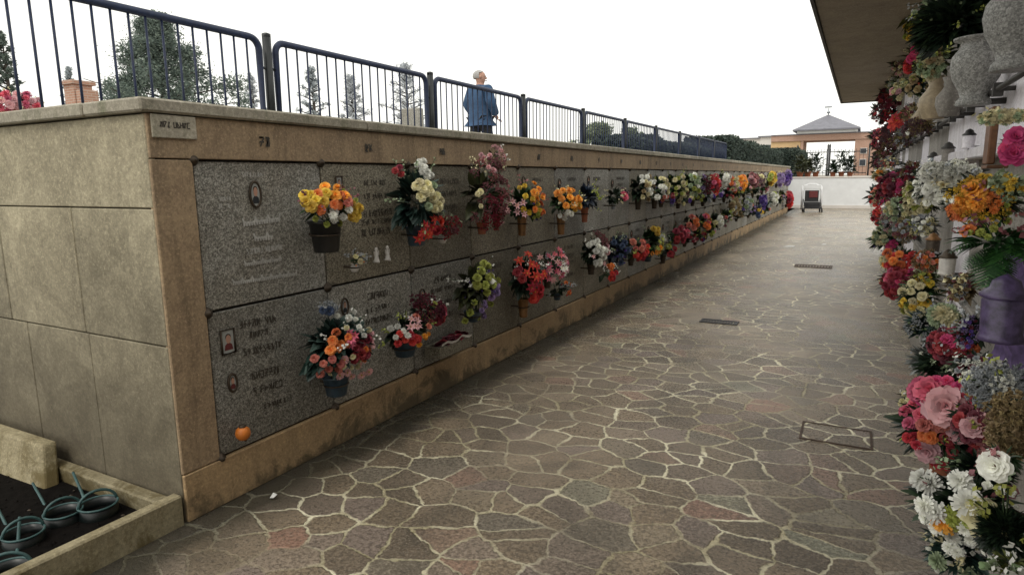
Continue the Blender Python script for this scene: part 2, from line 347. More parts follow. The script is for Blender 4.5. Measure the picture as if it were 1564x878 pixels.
# ------------------------------------------------------------------ flowers
rnd = random.uniform
def petal_geo(mb, L, W, lift, cup, yaw, base=.06, mi=0, pointed=False, z0=0., nl=3):
    """one petal: grid nl x 2, bends up by lift (rad) at root and by cup along its length"""
    vs = []; a = lift; x = base; z = z0; n = nl
    ws = [.35, .95, 1., .55] if not pointed else [.45, 1., .65, .06]
    for i in range(n+1):
        w = W*ws[min(i, 3)]*.5
        for k in (-1, 0, 1):
            zz = z + (abs(k)*w*.45)
            vx = x; vy = k*w
            vs.append((vx*cos(yaw)-vy*sin(yaw), vx*sin(yaw)+vy*cos(yaw), zz))
        x += L/n*cos(a); z += L/n*sin(a); a += cup/n
    fs = []
    for i in range(n):
        for k in range(2): q = i*3+k; fs.append((q, q+3, q+4, q+1))
    mb.add(vs, fs, mi, True)
_fm = {}
def bloom_mesh(kind, c, c2=None, var=0):
    key = (kind, c, c2, var)
    if key in _fm: return _fm[key]
    st = random.getstate(); random.seed(hash((kind, var)) % 999 if False else (len(kind)*31+var*7+5))
    mb = MB()
    if kind == 'rose':
        for (n, L, lift, cup, b, z) in ((3, .42, 1.45, -.5, .04, .12), (5, .55, 1.25, -.7, .10, .06), (6, .72, .95, -.9, .14, .0), (7, .88, .55, -.9, .16, -.08), (6, .95, .15, -.6, .16, -.16)):
            y0 = rnd(0, 6)
            for k in range(n): petal_geo(mb, L*rnd(.9, 1.1), L*1.05, lift+rnd(-.12, .12), cup, y0+2*pi*k/n+rnd(-.15, .15), b, z0=z)
    elif kind == 'mum':
        for (n, L, lift, z) in ((9, .45, 1.3, .25), (12, .65, .95, .18), (15, .85, .6, .08), (16, 1.0, .2, 0), (12, .95, -.3, -.08)):
            y0 = rnd(0, 6)
            for k in range(n): petal_geo(mb, L*rnd(.85, 1.1), .24, lift+rnd(-.15, .15), -.35, y0+2*pi*k/n+rnd(-.1, .1), .05, z0=z, nl=2)
    elif kind == 'daisy':
        for j in range(2):
            for k in range(11): petal_geo(mb, rnd(.85, 1.), .32, .25-.2*j, -.35, 2*pi*(k+.5*j)/11+rnd(-.1, .1), .16, z0=.02*j, nl=2)
        mb.lathe([(.24, .0), (.22, .1), (.1, .16), (0, .17)], (0, 0, 0), 10, 1)
    elif kind == 'lily':
        for j in range(2):
            for k in range(3): petal_geo(mb, rnd(.95, 1.1), .42, .85, -1.1, 2*pi*k/3+j*pi/3+rnd(-.1, .1), .06, pointed=True)
        for k in range(5): mb.tube([(0, 0, 0), (.18*cos(k*1.26), .18*sin(k*1.26), .5)], .02, 4, 1)
    elif kind == 'poinsettia':
        for (n, L, lift, z) in ((6, 1.05, .1, -.05), (6, .8, .35, .02), (5, .5, .7, .06)):
            y0 = rnd(0, 6)
            for k in range(n): petal_geo(mb, L*rnd(.9, 1.1), .5*L, lift, -.4, y0+2*pi*k/n+rnd(-.15, .15), .04, pointed=True, z0=z)
        for k in range(6): mb.lathe([(.05, .1), (.05, .16), (0, .19)], (.09*cos(k), .09*sin(k), 0), 6, 1)
    elif kind == 'spray':      # cluster of small buds
        for k in range(30):
            th = rnd(0, 2*pi); ph = math.acos(rnd(-.2, 1)); r = rnd(.55, 1)
            cx, cy, cz = r*sin(ph)*cos(th), r*sin(ph)*sin(th), r*cos(ph)*.7
            for j in range(5):
                s_ = rnd(.18, .34); d = Vector((rnd(-1, 1), rnd(-1, 1), rnd(-.3, 1))).normalized(); u = d.orthogonal().normalized(); w = d.cross(u)
                c0 = Vector((cx, cy, cz))
                mb.add([c0-u*s_*.5, c0+w*s_*.5+d*s_*.4, c0+u*s_*.5, c0-w*s_*.5+d*s_*.4], [(0, 1, 2, 3)], 0)
            mb.tube([(0, 0, -.4), (cx*.95, cy*.95, cz-.05)], .018, 3, 1, cap=False)
    elif kind == 'bud':
        for (n, L, lift, cup, b, z) in ((3, .7, 1.45, -.1, .05, .0), (4, .75, 1.25, .5, .14, -.05)):
            for k in range(n): petal_geo(mb, L, .6, lift, cup, 2*pi*k/n+n, b, z0=z)
    c2m = {'daisy': petal(c2 or 'yellow'), 'lily': petal(c2 or 'yellow'), 'poinsettia': petal(c2 or 'yellow')}.get(kind, M['stem'])
    me = bpy.data.meshes.new(kind)
    me.from_pydata(mb.v, [], mb.f); me.materials.append(petal(c)); me.materials.append(c2m)
    me.polygons.foreach_set('material_index', mb.m); me.polygons.foreach_set('use_smooth', mb.sm); me.update()
    random.setstate(st); _fm[key] = me
    return me
def leaf_geo(mb, base, d, L, W, droop=.5, mi=0, pointed=True):
    d = d.normalized(); side = d.cross(Vector((0, 0, 1)))
    if side.length < .05: side = Vector((1, 0, 0))
    side.normalize(); q = Matrix.Rotation(rnd(-.9, .9), 3, d); side = q @ side
    p = Vector(base); vs = []; ws = [.2, 1, .75, .08]; n = 3
    nrm = side.cross(d)
    for i in range(n+1):
        w = W*ws[i]*.5
        vs += [p-side*w+nrm*w*.3, p, p+side*w+nrm*w*.3]
        d = (d+Vector((0, 0, -droop/n))).normalized(); p = p+d*(L/n)
    fs = []
    for i in range(n):
        for k in range(2): a = i*3+k; fs.append((a, a+3, a+4, a+1))
    mb.add(vs, fs, mi, False)
def fern_geo(mb, base, d, L, mi=0):
    p = Vector(base); d = Vector(d).normalized(); n = 14
    for i in range(n):
        side = d.cross(Vector((0, 0, 1)))
        if side.length < .05: side = Vector((0, 1, 0))
        side.normalize(); l = L*.33*sin(pi*(i+1.5)/(n+2))
        for s in (-1, 1):
            t = p+(side*s+d*.45).normalized()*l+Vector((0, 0, -.15*l)); w = d*L*.035
            mb.add([p-w*.6, p+w*.8, t+w*.2, t-w*.15], [(0, 1, 2, 3)], mi)
        d = (d+Vector((0, 0, -.09))).normalized(); p = p+d*L/n
def rand_dir(side, up=.25, back=.15):
    while True:
        v = Vector((rnd(-1, 1), rnd(-1, 1), rnd(-1, 1)))
        if .1 < v.length < 1 and v.normalized().x*side > -back and v.normalized().z > -1+up: return v.normalized()

def vase_part(kind, root, side, h, r):
    """a vase below the origin, held to the wall by a bracket"""
    mb = MB(); br = MB()
    if kind == 'bronze' or kind == 'brass' or kind == 'steel' or kind == 'terra':
        mb.lathe([(r*.62, -h), (r*.70, -h*.96), (r*.66, -h*.85), (r*.85, -h*.3), (r, -h*.04), (r*1.08, 0), (r*.9, 0), (r*.8, -h*.2)], (0, 0, 0), 16)
    elif kind == 'black' or kind == 'bluegrey':
        mb.lathe([(r*.72, -h), (r*.78, -h*.97), (r, -h*.1), (r*1.1, -h*.09), (r*1.1, 0), (r*.98, 0), (r*.9, -h*.15)], (0, 0, 0), 20)
    elif kind == 'bowl':
        mb.lathe([(r*.35, -h), (r*.5, -h*.95), (r*.9, -h*.5), (r, -h*.1), (r*1.05, 0), (r*.95, 0)], (0, 0, 0), 18)
    elif kind == 'ceramic' or kind == 'beige':
        mb.lathe([(r*.5, -h), (r*.62, -h*.96), (r*.95, -h*.62), (r*.8, -h*.28), (r*.5, -h*.16), (r*.72, 0), (r*.6, 0)], (0, 0, 0), 18)
    elif kind == 'box':
        mb.box(-.07, .07, -r*1.3, r*1.3, -h, 0, 0, .006)
    m = {'bronze': M['bronze'], 'brass': M['brass'], 'steel': M['steel'], 'terra': M['terra'], 'black': M['black'], 'bluegrey': M['bluegrey'], 'bowl': M['bluegrey'],
         'ceramic': M['ceramic'], 'beige': M['beigevase'], 'box': M['granite']}[kind]
    v = mb.build('vase', m, root)
    br.tube([(-side*(r+.10), 0, -h*.45), (-side*r*.7, 0, -h*.45)], .008, 6)
    br.tube([(r*.93*cos(k*pi/8), r*.93*sin(k*pi/8), -h*.45) for k in range(16)], .005, 5, closed=True)
    if kind not in ('box',): br.build('bracket', M['bronze'], v)
    return v

SZ = 1.0
def arrangement(P, side, hw, hh, blooms, label, leaf='green', vase=None, nleaf=55, bs=None, vh=.13, vr=.05, group=None, name='flower_arrangement', leafL=1.1, leafW=.16, dz=0., fern=0, face=.9, depth=None, cat='flowers', filler=0, rz=0., full=1.0):
    """P centre of the bloom mass; blooms = [(kind, colour, count, size, (oy, oz) or None)]; sizes in metres"""
    root = empty(name, P, label, cat, group, rz)
    nleaf = int(nleaf*1.25)
    D = depth or min(.13, max(.07, (hw+hh)*.5))
    mb = MB()
    for i in range(nleaf):
        d = rand_dir(side)
        b = Vector((d.x*D*.3, d.y*hw*.35, d.z*hh*.35))
        L = leafL*rnd(.5, .95)*(.5*hw+.5*hh)*(.55+.45*abs(d.y)); leaf_geo(mb, b, Vector((d.x*D*1.1, d.y*hw, d.z*hh+.2*hh)), L, L*rnd(.6, 1.3)*leafW*2, rnd(0, .8))
    for i in range(fern):
        d = Vector((side*rnd(.3, 1), rnd(-1, 1), rnd(-.6, .6))); fern_geo(mb, (0, 0, -hh*.3), d, (hw+hh)*rnd(.6, .95))
    if mb.f: mb.build('foliage', LEAF[leaf], root)
    if full and hw > .03:
        sg_ = MB()
        for k in range(7):
            d = rand_dir(1 if rz else side); e = Vector((d.x*D*1.3, d.y*hw*1.25, abs(d.z)*hh*1.3 if k < 5 else d.z*hh*1.2)); sg_.tube([(0, 0, -hh*.2), tuple(e*.6+Vector((0, 0, .01))), tuple(e)], .0022, 3, cap=False)
            for q in range(9):
                c0 = e*rnd(.62, 1.04)+Vector((rnd(-.012, .012), rnd(-.014, .014), rnd(-.012, .014))); u = Vector((rnd(-1, 1), rnd(-1, 1), rnd(-1, 1))).normalized(); w_ = u.orthogonal().normalized(); z_ = rnd(.005, .011)
                sg_.add([c0-u*z_, c0-w_*z_, c0+u*z_, c0+w_*z_], [(0, 1, 2, 3)], 1)
        sg_.build('filler_sprig', [M['stem'], petal(random.choice(('white', 'cream', 'palegreen', 'dustypink', 'lime', 'silver')))], root)
    if vase:
        v = vase_part(vase, root, side, vh, vr); v.location = (0, 0, -hh*.62+dz)
        if rz: v.rotation_euler = (0, 0, pi-rz)
        # stems from the vase up into the flowers
        st = MB()
        for k in range(7): st.tube([(rnd(-.3, .3)*vr, rnd(-.4, .4)*vr, -hh*.75+dz), (rnd(0, .5)*side*D, rnd(-.5, .5)*hw, rnd(-.3, .2)*hh)], .0035, 4, cap=False)
        st.build('stem', M['stem'], root)
    placed = []
    for (kind, c, cnt, size, *rest) in blooms:
        loc = rest[0] if rest else None
        for i in range(cnt):
            best = None
            for tr in range(14):
                if loc is None:
                    yy, zz = rnd(-1, 1), rnd(-1, 1)
                    if yy*yy+zz*zz > 1: continue
                    y, z = yy*hw*.86, zz*hh*.86
                else:
                    sp = loc[2] if len(loc) > 2 else .25
                    y, z = (loc[0]+rnd(-sp, sp))*hw, (loc[1]+rnd(-sp, sp))*hh
                rr = min(1, (y/hw)**2+(z/hh)**2); x = side*D*sqrt(max(0.04, 1-rr*.9))*rnd(.75, 1.05)
                dist = min([sqrt((y-a)**2+(z-b)**2)/(size+s_) for a, b, s_ in placed] or [9])
                if best is None or dist > best[0]: best = (dist, x, y, z)
                if dist > .95: break
            if best is None: continue
            _, x, y, z = best; placed.append((y, z, size))
            nrm = Vector((x/D*.9, y/hw*.7, z/hh*.6+.25))+Vector((rnd(-.25, .25), rnd(-.3, .3), rnd(-.25, .25)))
            nrm += Vector((side*.35, -face*.55, .1)) if not rz else Vector((.5, 0, .1))
            q = nrm.normalized().to_track_quat('Z', 'Y').to_matrix() @ Matrix.Rotation(rnd(0, 6.28), 3, 'Z')
            nm = {'mum': 'chrysanthemum', 'spray': 'flower_spray', 'bud': 'flower_bud'}.get(kind, kind)
            inst(nm, bloom_mesh(kind, c, None, i % 2), root, (x, y, z), q.to_euler(), size*rnd(.85, 1.15))
    return root

# ------------------------------------------------------------------ the setting
PX = -2.72; Y0 = 1.747; YE = 30.17; XR = .54
mb = MB(); mb.add([(-600, -300, -.3), (600, -300, -.3), (600, 700, -.3), (-600, 700, -.3)], [(0, 1, 2, 3)]); struct('ground', mb, M['terrace'])
mb = MB(); mb.add([(-2.735, -12, 0), (4, -12, 0), (4, 34.3, 0), (-2.735, 34.3, 0)], [(0, 1, 2, 3)]); struct('path', mb, M['paving'])
mb = MB(); mb.box(-400, -3.34, 2.1, 34.4, .9, 1.8); mb.build
struct('terrace', mb, M['terrace'])
mb = MB(); mb.add([(-400, 34.4, 1.46), (400, 34.4, 1.46), (400, 600, 1.46), (-400, 600, 1.46)], [(0, 1, 2, 3)]); struct('upper_ground', mb, M['terrace'])

# ------------------------------------------------------------------ left niche wall
wall = empty('niche_wall', (PX, Y0, 0), 'long low wall of burial niches with stone frame and grey granite slabs', 'niche wall')
O = Vector((PX, Y0, 0))
def wpart(name, mb, m, parent=wall, label=None):
    mb.v = [(x-O.x, y-O.y, z-O.z) for x, y, z in mb.v]
    o = mb.build(name, m, parent)
    if label: o['label'] = label
    return o
mb = MB(); mb.box(-3.34, -2.752, 1.785, YE-.02, 0, 1.895); mb.box(-9, -3.345, 1.785, 2.095, -.2, 1.895); wpart('core', mb, M['core'])
PITCH = .806; YS = [1.962+PITCH*i for i in range(36)]; YE = YS[-1]+.06
# plinth in blocks
for i in range(0, 35, 2):
    mb = MB(); a = YS[i] if i else Y0+.004; b = YS[min(35, i+2)]
    mb.box(-2.75, -2.712-rnd(0, .002), a+.002, b-.002, 0, .236, 0, .004); wpart('plinth_block', mb, M['plinth'])
mb = MB(); mb.box(-2.75, -2.717, Y0+.004, 1.953, .24, 1.700, 0, .004); wpart('pilaster', mb, M['orange'])
for i in range(0, 35, 3):
    mb = MB(); a = YS[i] if i else Y0+.004; b = YS[min(35, i+3)]
    mb.box(-2.75, -2.715-rnd(0, .002), a+.0015, b-.0015, 1.706, 1.895, 0, .003); wpart('frieze_block', mb, M['orange'])
# side cladding (faces the camera)
def side_panel(x0, x1, z0, z1):
    mb = MB(); mb.box(x0+.003, x1-.003, Y0+rnd(0, .003), 1.782, z0+.003, z1-.003, 0, .004); wpart('side_cladding', mb, M['side'])
for (x0, x1, z0, z1) in ((-4.75, -2.727, 1.487, 1.895), (-6.8, -4.75, 1.487, 1.895), (-3.38, -2.727, .86, 1.487), (-4.1, -3.38, .86, 1.487), (-6.8, -4.1, .86, 1.487), (-3.36, -2.727, -.3, .86), (-3.95, -3.36, -.3, .86), (-6.8, -3.95, -.3, .86)):
    side_panel(x0, x1, z0, z1)
# coping in lengths
y = Y0-.035
while y < YE:
    L = rnd(1.1, 1.5); b = min(y+L, YE+.03); mb = MB()
    mb.box(-3.12, -2.688-rnd(0, .004), y+.002, b-.002, 1.899, 1.958+rnd(0, .004), 0, .009); wpart('coping_stone', mb, M['coping']); y = b
x = -3.123
while x > -7.5:
    L = rnd(.8, 1.2); mb = MB(); mb.box(x-L+.002, x-.002, Y0-.035-rnd(0, .003), 2.16, 1.899, 1.958+rnd(0, .004), 0, .007); wpart('coping_stone', mb, M['coping']); x -= L

# illegible engraved writing: runs of small strokes on a slab face (plane x = X, along +Y to the right)
def glyph_line(mb, X, y0, z, w, h, cursive=False, slope=0.):
    y = y0; t = h*.14
    if cursive:
        pts = []; n = int(w/(h*.35)); 
        for i in range(n*4+1):
            a = i/4*2*pi; pts.append(Vector((X, y0+w*i/(n*4)+sin(a)*h*.12, z+(.5+.5*cos(a))*h*(.95 if (i//4) % 5 == 0 else .5)+slope*w*i/(n*4))))
        for qi, (a, b) in enumerate(zip(pts, pts[1:])):
            a = a+Vector((.0003*(qi % 4), 0, 0)); b = b+Vector((.0003*(qi % 4), 0, 0)); d = (b-a).normalized(); u = Vector((0, -d.z, d.y))*t*.8
            mb.add([a-u, b-u, b+u, a+u], [(0, 1, 2, 3)])
        return
    while y < y0+w:
        lw = h*rnd(.5, .75); zz = z+slope*(y-y0)
        if random.random() < .12: y += h*.6; continue
        segs = random.sample([((0, 0), (0, 1)), ((1, 0), (1, 1)), ((0, 0), (1, 0)), ((0, 1), (1, 1)), ((0, .5), (1, .5)), ((0, 0), (1, 1)), ((0, 1), (1, 0)), ((.5, 0), (.5, 1))], random.choice((2, 3, 3)))
        for qi, (a, b) in enumerate(segs):
            X_ = X+.0004*qi
            A = Vector((X_, y+a[0]*lw*.8, zz+a[1]*h)); B = Vector((X_, y+b[0]*lw*.8, zz+b[1]*h)); d = (B-A).normalized(); u = Vector((0, -d.z, d.y))*t*.7
            mb.add([A-u, B-u, B+u, A+u], [(0, 1, 2, 3)])
        y += lw*1.15
def portrait(parent, X, yc, zc, w, h, oval=True, label=None):
    mb = MB(); seg = 24
    def el(a, b, x, cy=0, cz=0): return [(x, cy+a*cos(2*pi*k/seg), cz+b*sin(2*pi*k/seg)) for k in range(seg)]
    idx = [tuple(range(seg))]
    if oval:
        mb.tube([(X+.004, w*cos(2*pi*k/seg), h*sin(2*pi*k/seg)) for k in range(seg)], .007, 6, 0, closed=True)
        mb.add(el(w, h, X+.004), idx, 1)
    else:
        mb.tube([(X+.005, a*w, b*h) for a, b in ((-1, -1), (1, -1), (1, 1), (-1, 1))], .008, 4, 0, closed=True)
        mb.add([(X+.004, a*w, b*h) for a, b in ((-1, -1), (1, -1), (1, 1), (-1, 1))], [(0, 1, 2, 3)], 1)
    mb.add(el(w*.38, h*.36, X+.0065, 0, h*.2), idx, 2); mb.add(el(w*.42, h*.26, X+.0058, 0, h*.40), idx, 3)
    mb.add([(X+.0055, w*.66*a, h*b) for a, b in ((-1, -.72), (1, -.72), (.8, -.28), (.3, -.12), (-.3, -.12), (-.8, -.28))], [(0, 1, 2, 3, 4, 5)], 4)
    mb.v = [(x-O.x, y+yc-O.y, z+zc-O.z) for x, y, z in mb.v]
    o = mb.build('portrait', [M['bronze'], M['portrait'], M['skin'], M['hairdark'], M['red_cloth'] if rnd(0, 1) < .4 else M['trouser']], parent)
    if label: o['label'] = label
    return o
XS = -2.733
for row, (z0, z1) in enumerate(((.982, 1.699), (.243, .974))):
    for i in range(35):
        a, b = YS[i], YS[i+1]; mb = MB()
        mb.box(-2.75, XS+rnd(-.002, .001), a+.004, b-.004, z0+.003, z1-.003, 0, .003)
        lab = {(0, 0): 'upper corner slab with white cursive inscription', (1, 0): 'lower corner slab with dark letters and two portraits'}.get((row, i))
        slab = wpart('memorial_slab', mb, M['granite'] if (i < 1 or random.random() < .35) else M['granite2'], label=lab)
        if i > 24: continue
        ins = MB()
        if (row, i) == (0, 0):
            glyph_line(ins, XS+.003, 2.23, 1.625, .13, .020, False); glyph_line(ins, XS+.003, 2.08, 1.51, .07, .018); glyph_line(ins, XS+.003, 2.08, 1.475, .07, .018)
            glyph_line(ins, XS+.003, 2.21, 1.375, .24, .045, True, .05); glyph_line(ins, XS+.003, 2.27, 1.295, .12, .045, True)
            glyph_line(ins, XS+.003, 2.22, 1.235, .22, .028, False); glyph_line(ins, XS+.003, 2.20, 1.175, .24, .032, True); glyph_line(ins, XS+.003, 2.12, 1.09, .42, .034, True, -.02)
            wpart('inscription', ins, M['script'], slab); portrait(slab, XS, 2.30, 1.535, .033, .064)
        elif (row, i) == (1, 0):
            for (yy, zz, w, h) in ((2.14, .865, .22, .036), (2.20, .80, .11, .032), (2.15, .72, .24, .034), (2.19, .58, .17, .036), (2.19, .50, .18, .034), (2.25, .40, .18, .026)):
                glyph_line(ins, XS+.003, yy, zz, w, h, False, -.05)
            wpart('inscription', ins, M['letters'], slab)
            portrait(slab, XS, 2.065, .815, .038, .060, False, 'square framed portrait'); portrait(slab, XS, 2.07, .60, .024, .045)
        else:
            yb = a+rnd(.18, .3); n = random.choice((3, 4, 5)); zt = z1-.13
            for k in range(n):
                w = rnd(.16, .34); glyph_line(ins, XS+.003, yb+(.34-w)/2, zt-k*rnd(.075, .1), w, rnd(.026, .04), False)
            wpart('inscription', ins, M['letters'] if random.random() < .85 else M['script'], slab)
            if (row, i) == (0, 1): portrait(slab, XS, 2.91, 1.575, .026, .048, False, 'small white framed portrait')
            elif (row, i) == (1, 1): portrait(slab, XS, 2.90, .84, .028, .050)
            else: portrait(slab, XS, a+.12, z1-rnd(.13, .2), .030, .045, random.random() < .7)
    # corner clamps
for i in range(33):
    for z in ((1.702, .978, .238)):
        mb = MB(); r = .027
        mb.lathe([(r*1.1, 0), (r, .012), (r*.5, .02), (r*.45, .026), (0, .030)], (0, 0, 0), 10)
        mb.v = [(PX-.012+vz-O.x, YS[i]+vx-O.y, z+vy-O.z) for vx, vy, vz in mb.v]
        mb.build('corner_clamp', M['bronze'], wall)
for i in range(30):
    mb = MB(); yc = YS[i]+PITCH*.5
    glyph_line(mb, -2.711, yc-.03, 1.775, .05, .046, False); glyph_line(mb, -2.711, yc-.026, 1.776, .05, .045, False)
    wpart('niche_number', mb, M['letters'])
# white marble sign near the corner
sg = empty('wall_sign', (-2.71, 1.87, 1.845), 'small pale marble plaque with dark worn lettering at the top corner of the niche wall', 'sign')
mb = MB(); mb.box(-.003, .006, -.105, .11, -.052, .048, 0, .003); mb.build('plate', M['marble'].copy() if False else M['coping'], sg)
mb = MB(); glyph_line(mb, .0075, -.07, -.006, .145, .024); mb.build('lettering', M['letters'], sg)

# ------------------------------------------------------------------ planter with watering cans
pl = empty('planter_trough', (-2.75, 1.2, 0), 'low mossy stone trough of dark soil against the end of the niche wall', 'planter')
mb = MB(); mb.box(-.025, .035, -3.2, .535, -.22, .150, 0, .008); mb.build('front_kerb', M['kerb'], pl)
mb = MB(); mb.box(-2.2, -.028, .47, .54, -.22, .118, 0, .008); mb.build('back_kerb', M['kerb'], pl)
mb = MB(); mb.box(-2.3, -.03, -3.2, .465, -.35, .045)
for k in range(500):
    c0 = Vector((rnd(-1.5, -.04), rnd(-.9, .45), .046)); h_ = rnd(.004, .013); a_ = rnd(0, 6)
    vs_ = [c0+Vector((h_*rnd(.7, 1.3)*cos(a_+q*2*pi/5), h_*rnd(.7, 1.3)*sin(a_+q*2*pi/5), 0)) for q in range(5)]
    mb.add(vs_+[c0+Vector((0, 0, h_*rnd(.4, 1)))], [(q, (q+1) % 5, 5) for q in range(5)], 1 if k % 9 == 0 else 0)
o = mb.build('soil', [M['soil'], M['bronze']], pl)
mb = MB()
z0 = -.21
z1 = .245
vs = [(-4.9, 1.46, z0), (-3.50, 1.50, z0), (-3.50, 1.58, z0), (-4.9, 1.56, z0), (-4.9, 1.60, z1), (-3.70, 1.63, z1), (-3.70, 1.70, z1), (-4.9, 1.69, z1)]
mb.add(vs, [(0, 3, 2, 1), (4, 5, 6, 7), (0, 1, 5, 4), (1, 2, 6, 5), (2, 3, 7, 6), (3, 0, 4, 7)])
o = mb.build('leaning_slab', M['kerb']); tag(o, 'mossy stone slab leaning in the trough against the end wall', 'stone slab')
bv = o.modifiers.new('b', 'BEVEL'); bv.width = .012; bv.segments = 2
def watering_can(x, y, rz, label, s=1.):
    c = empty('watering_can', (x, y, -.105), label, 'watering can', 'watering cans stored in the trough', rz); c.scale = (s,)*3
    mb = MB(); mb.lathe([(.078, 0), (.082, .01), (.086, .15), (.081, .200), (.075, .201), (.079, .15), (.076, .02)], (0, 0, 0), 24); mb.build('can_body', M['can'], c)
    mb = MB(); mb.tube([(.082*cos(k*pi/14), .082*sin(k*pi/14), .202) for k in range(28)], .0055, 6, closed=True); mb.build('rim', M['canrim'], c)
    mb = MB(); mb.tube([(.075, 0, .05), (.17, 0, .105), (.30, 0, .180), (.40, 0, .235)], [.013, .009, .007, .0065], 8); mb.build('spout', M['canrim'], c)
    mb = MB(); mb.tube([(.012*sin(a), -.080*cos(a), .202+.062*sin(a)) for a in [k*pi/12 for k in range(13)]], .007, 6); mb.build('handle', M['canrim'], c)
    return c
for (px, py, rz, lab, s) in ((172, 738, 2.9, 'dark green watering can nearest the corner of the niche wall', 1.), (96, 776, 3.0, 'dark green watering can in the middle of the trough, spout toward the leaning slab', .95), (35, 808, 3.0, 'dark green watering can leftmost in the trough', .95), (10, 868, 2.6, 'dark green watering can lowest in the trough, half out of the picture', 1.)):
    p = on_z(px, py, .10) if px != 172 else Vector((-3.10, 1.57, 0)); watering_can(p.x, min(p.y, 1.56), rz, lab, s)

# ------------------------------------------------------------------ railing on the terrace
XRL = -4.4
rail = empty('railing', (XRL, 3.94, 1.8), 'dark navy metal railing with rounded panels along the terrace above the niche wall', 'railing')
PP = 2.31; NP = 9
def post_mb():
    mb = MB(); mb.tube([(0, 0, 0), (0, 0, .985)], .036, 10); mb.lathe([(.036, .965), (.036, .995), (.015, 1.003)], (0, 0, 0), 10)
    for z in (.72, .22): mb.tube([(0, -.09, z), (0, .09, z)], .011, 6)
    return mb
def frame_mb():
    mb = MB(); a, b, zt, zb, r = .085, PP-.085, .945, .06, .09
    pts = [(0, a, zb)]
    for k in range(7): th = pi-k*pi/12; pts.append((0, a+r+r*cos(th), zt-r+r*sin(th)))
    for k in range(7): th = pi/2-k*pi/12; pts.append((0, b-r+r*cos(th), zt-r+r*sin(th)))
    pts.append((0, b, zb)); mb.tube(pts, .028, 8, closed=True); return mb
def bars_mb():
    mb = MB(); n = 17
    for k in range(n):
        y = .085+(PP-.17)*(k+1)/(n+1); mb.tube([(0, y, .06), (0, y, .94)], .0085, 6)
    return mb
pm = post_mb().build('post', M['post'], rail); fm = frame_mb().build('panel_frame', M['navy'], rail); bm_ = bars_mb().build('panel_bars', M['navy'], fm)
for i in range(-1, NP):
    loc = (0, PP*i, 0)
    if i == -1: pm.location = loc; fm.location = loc; continue
    inst('post', pm.data, rail, loc); f = inst('panel_frame', fm.data, rail, loc); inst('panel_bars', bm_.data, f, (0, 0, 0))

# ------------------------------------------------------------------ person on the terrace
def skinned(name, pts, edges, mats, parent, root=0, sub=2, extra=None):
    me = bpy.data.meshes.new(name); me.from_pydata([p[:3] for p in pts], edges, []); me.materials.append(mats)
    o = bpy.data.objects.new(name, me); COL.objects.link(o); o.parent = parent
    sk = o.modifiers.new('skin', 'SKIN'); sk.use_smooth_shade = True
    if not me.skin_vertices: 
        bpy.context.view_layer.objects.active = o
    for i, p in enumerate(pts):
        sv = me.skin_vertices[0].data[i]; r = p[3]; sv.radius = r if isinstance(r, tuple) else (r, r); sv.use_root = (i == root)
    ss = o.modifiers.new('sub', 'SUBSURF'); ss.levels = sub; ss.render_levels = sub
    dg = bpy.context.evaluated_depsgraph_get(); ev = o.evaluated_get(dg)
    nm = bpy.data.meshes.new_from_object(ev); nm.name = name
    o.modifiers.clear(); o.data = nm
    for pl_ in nm.polygons: pl_.use_smooth = True
    return o
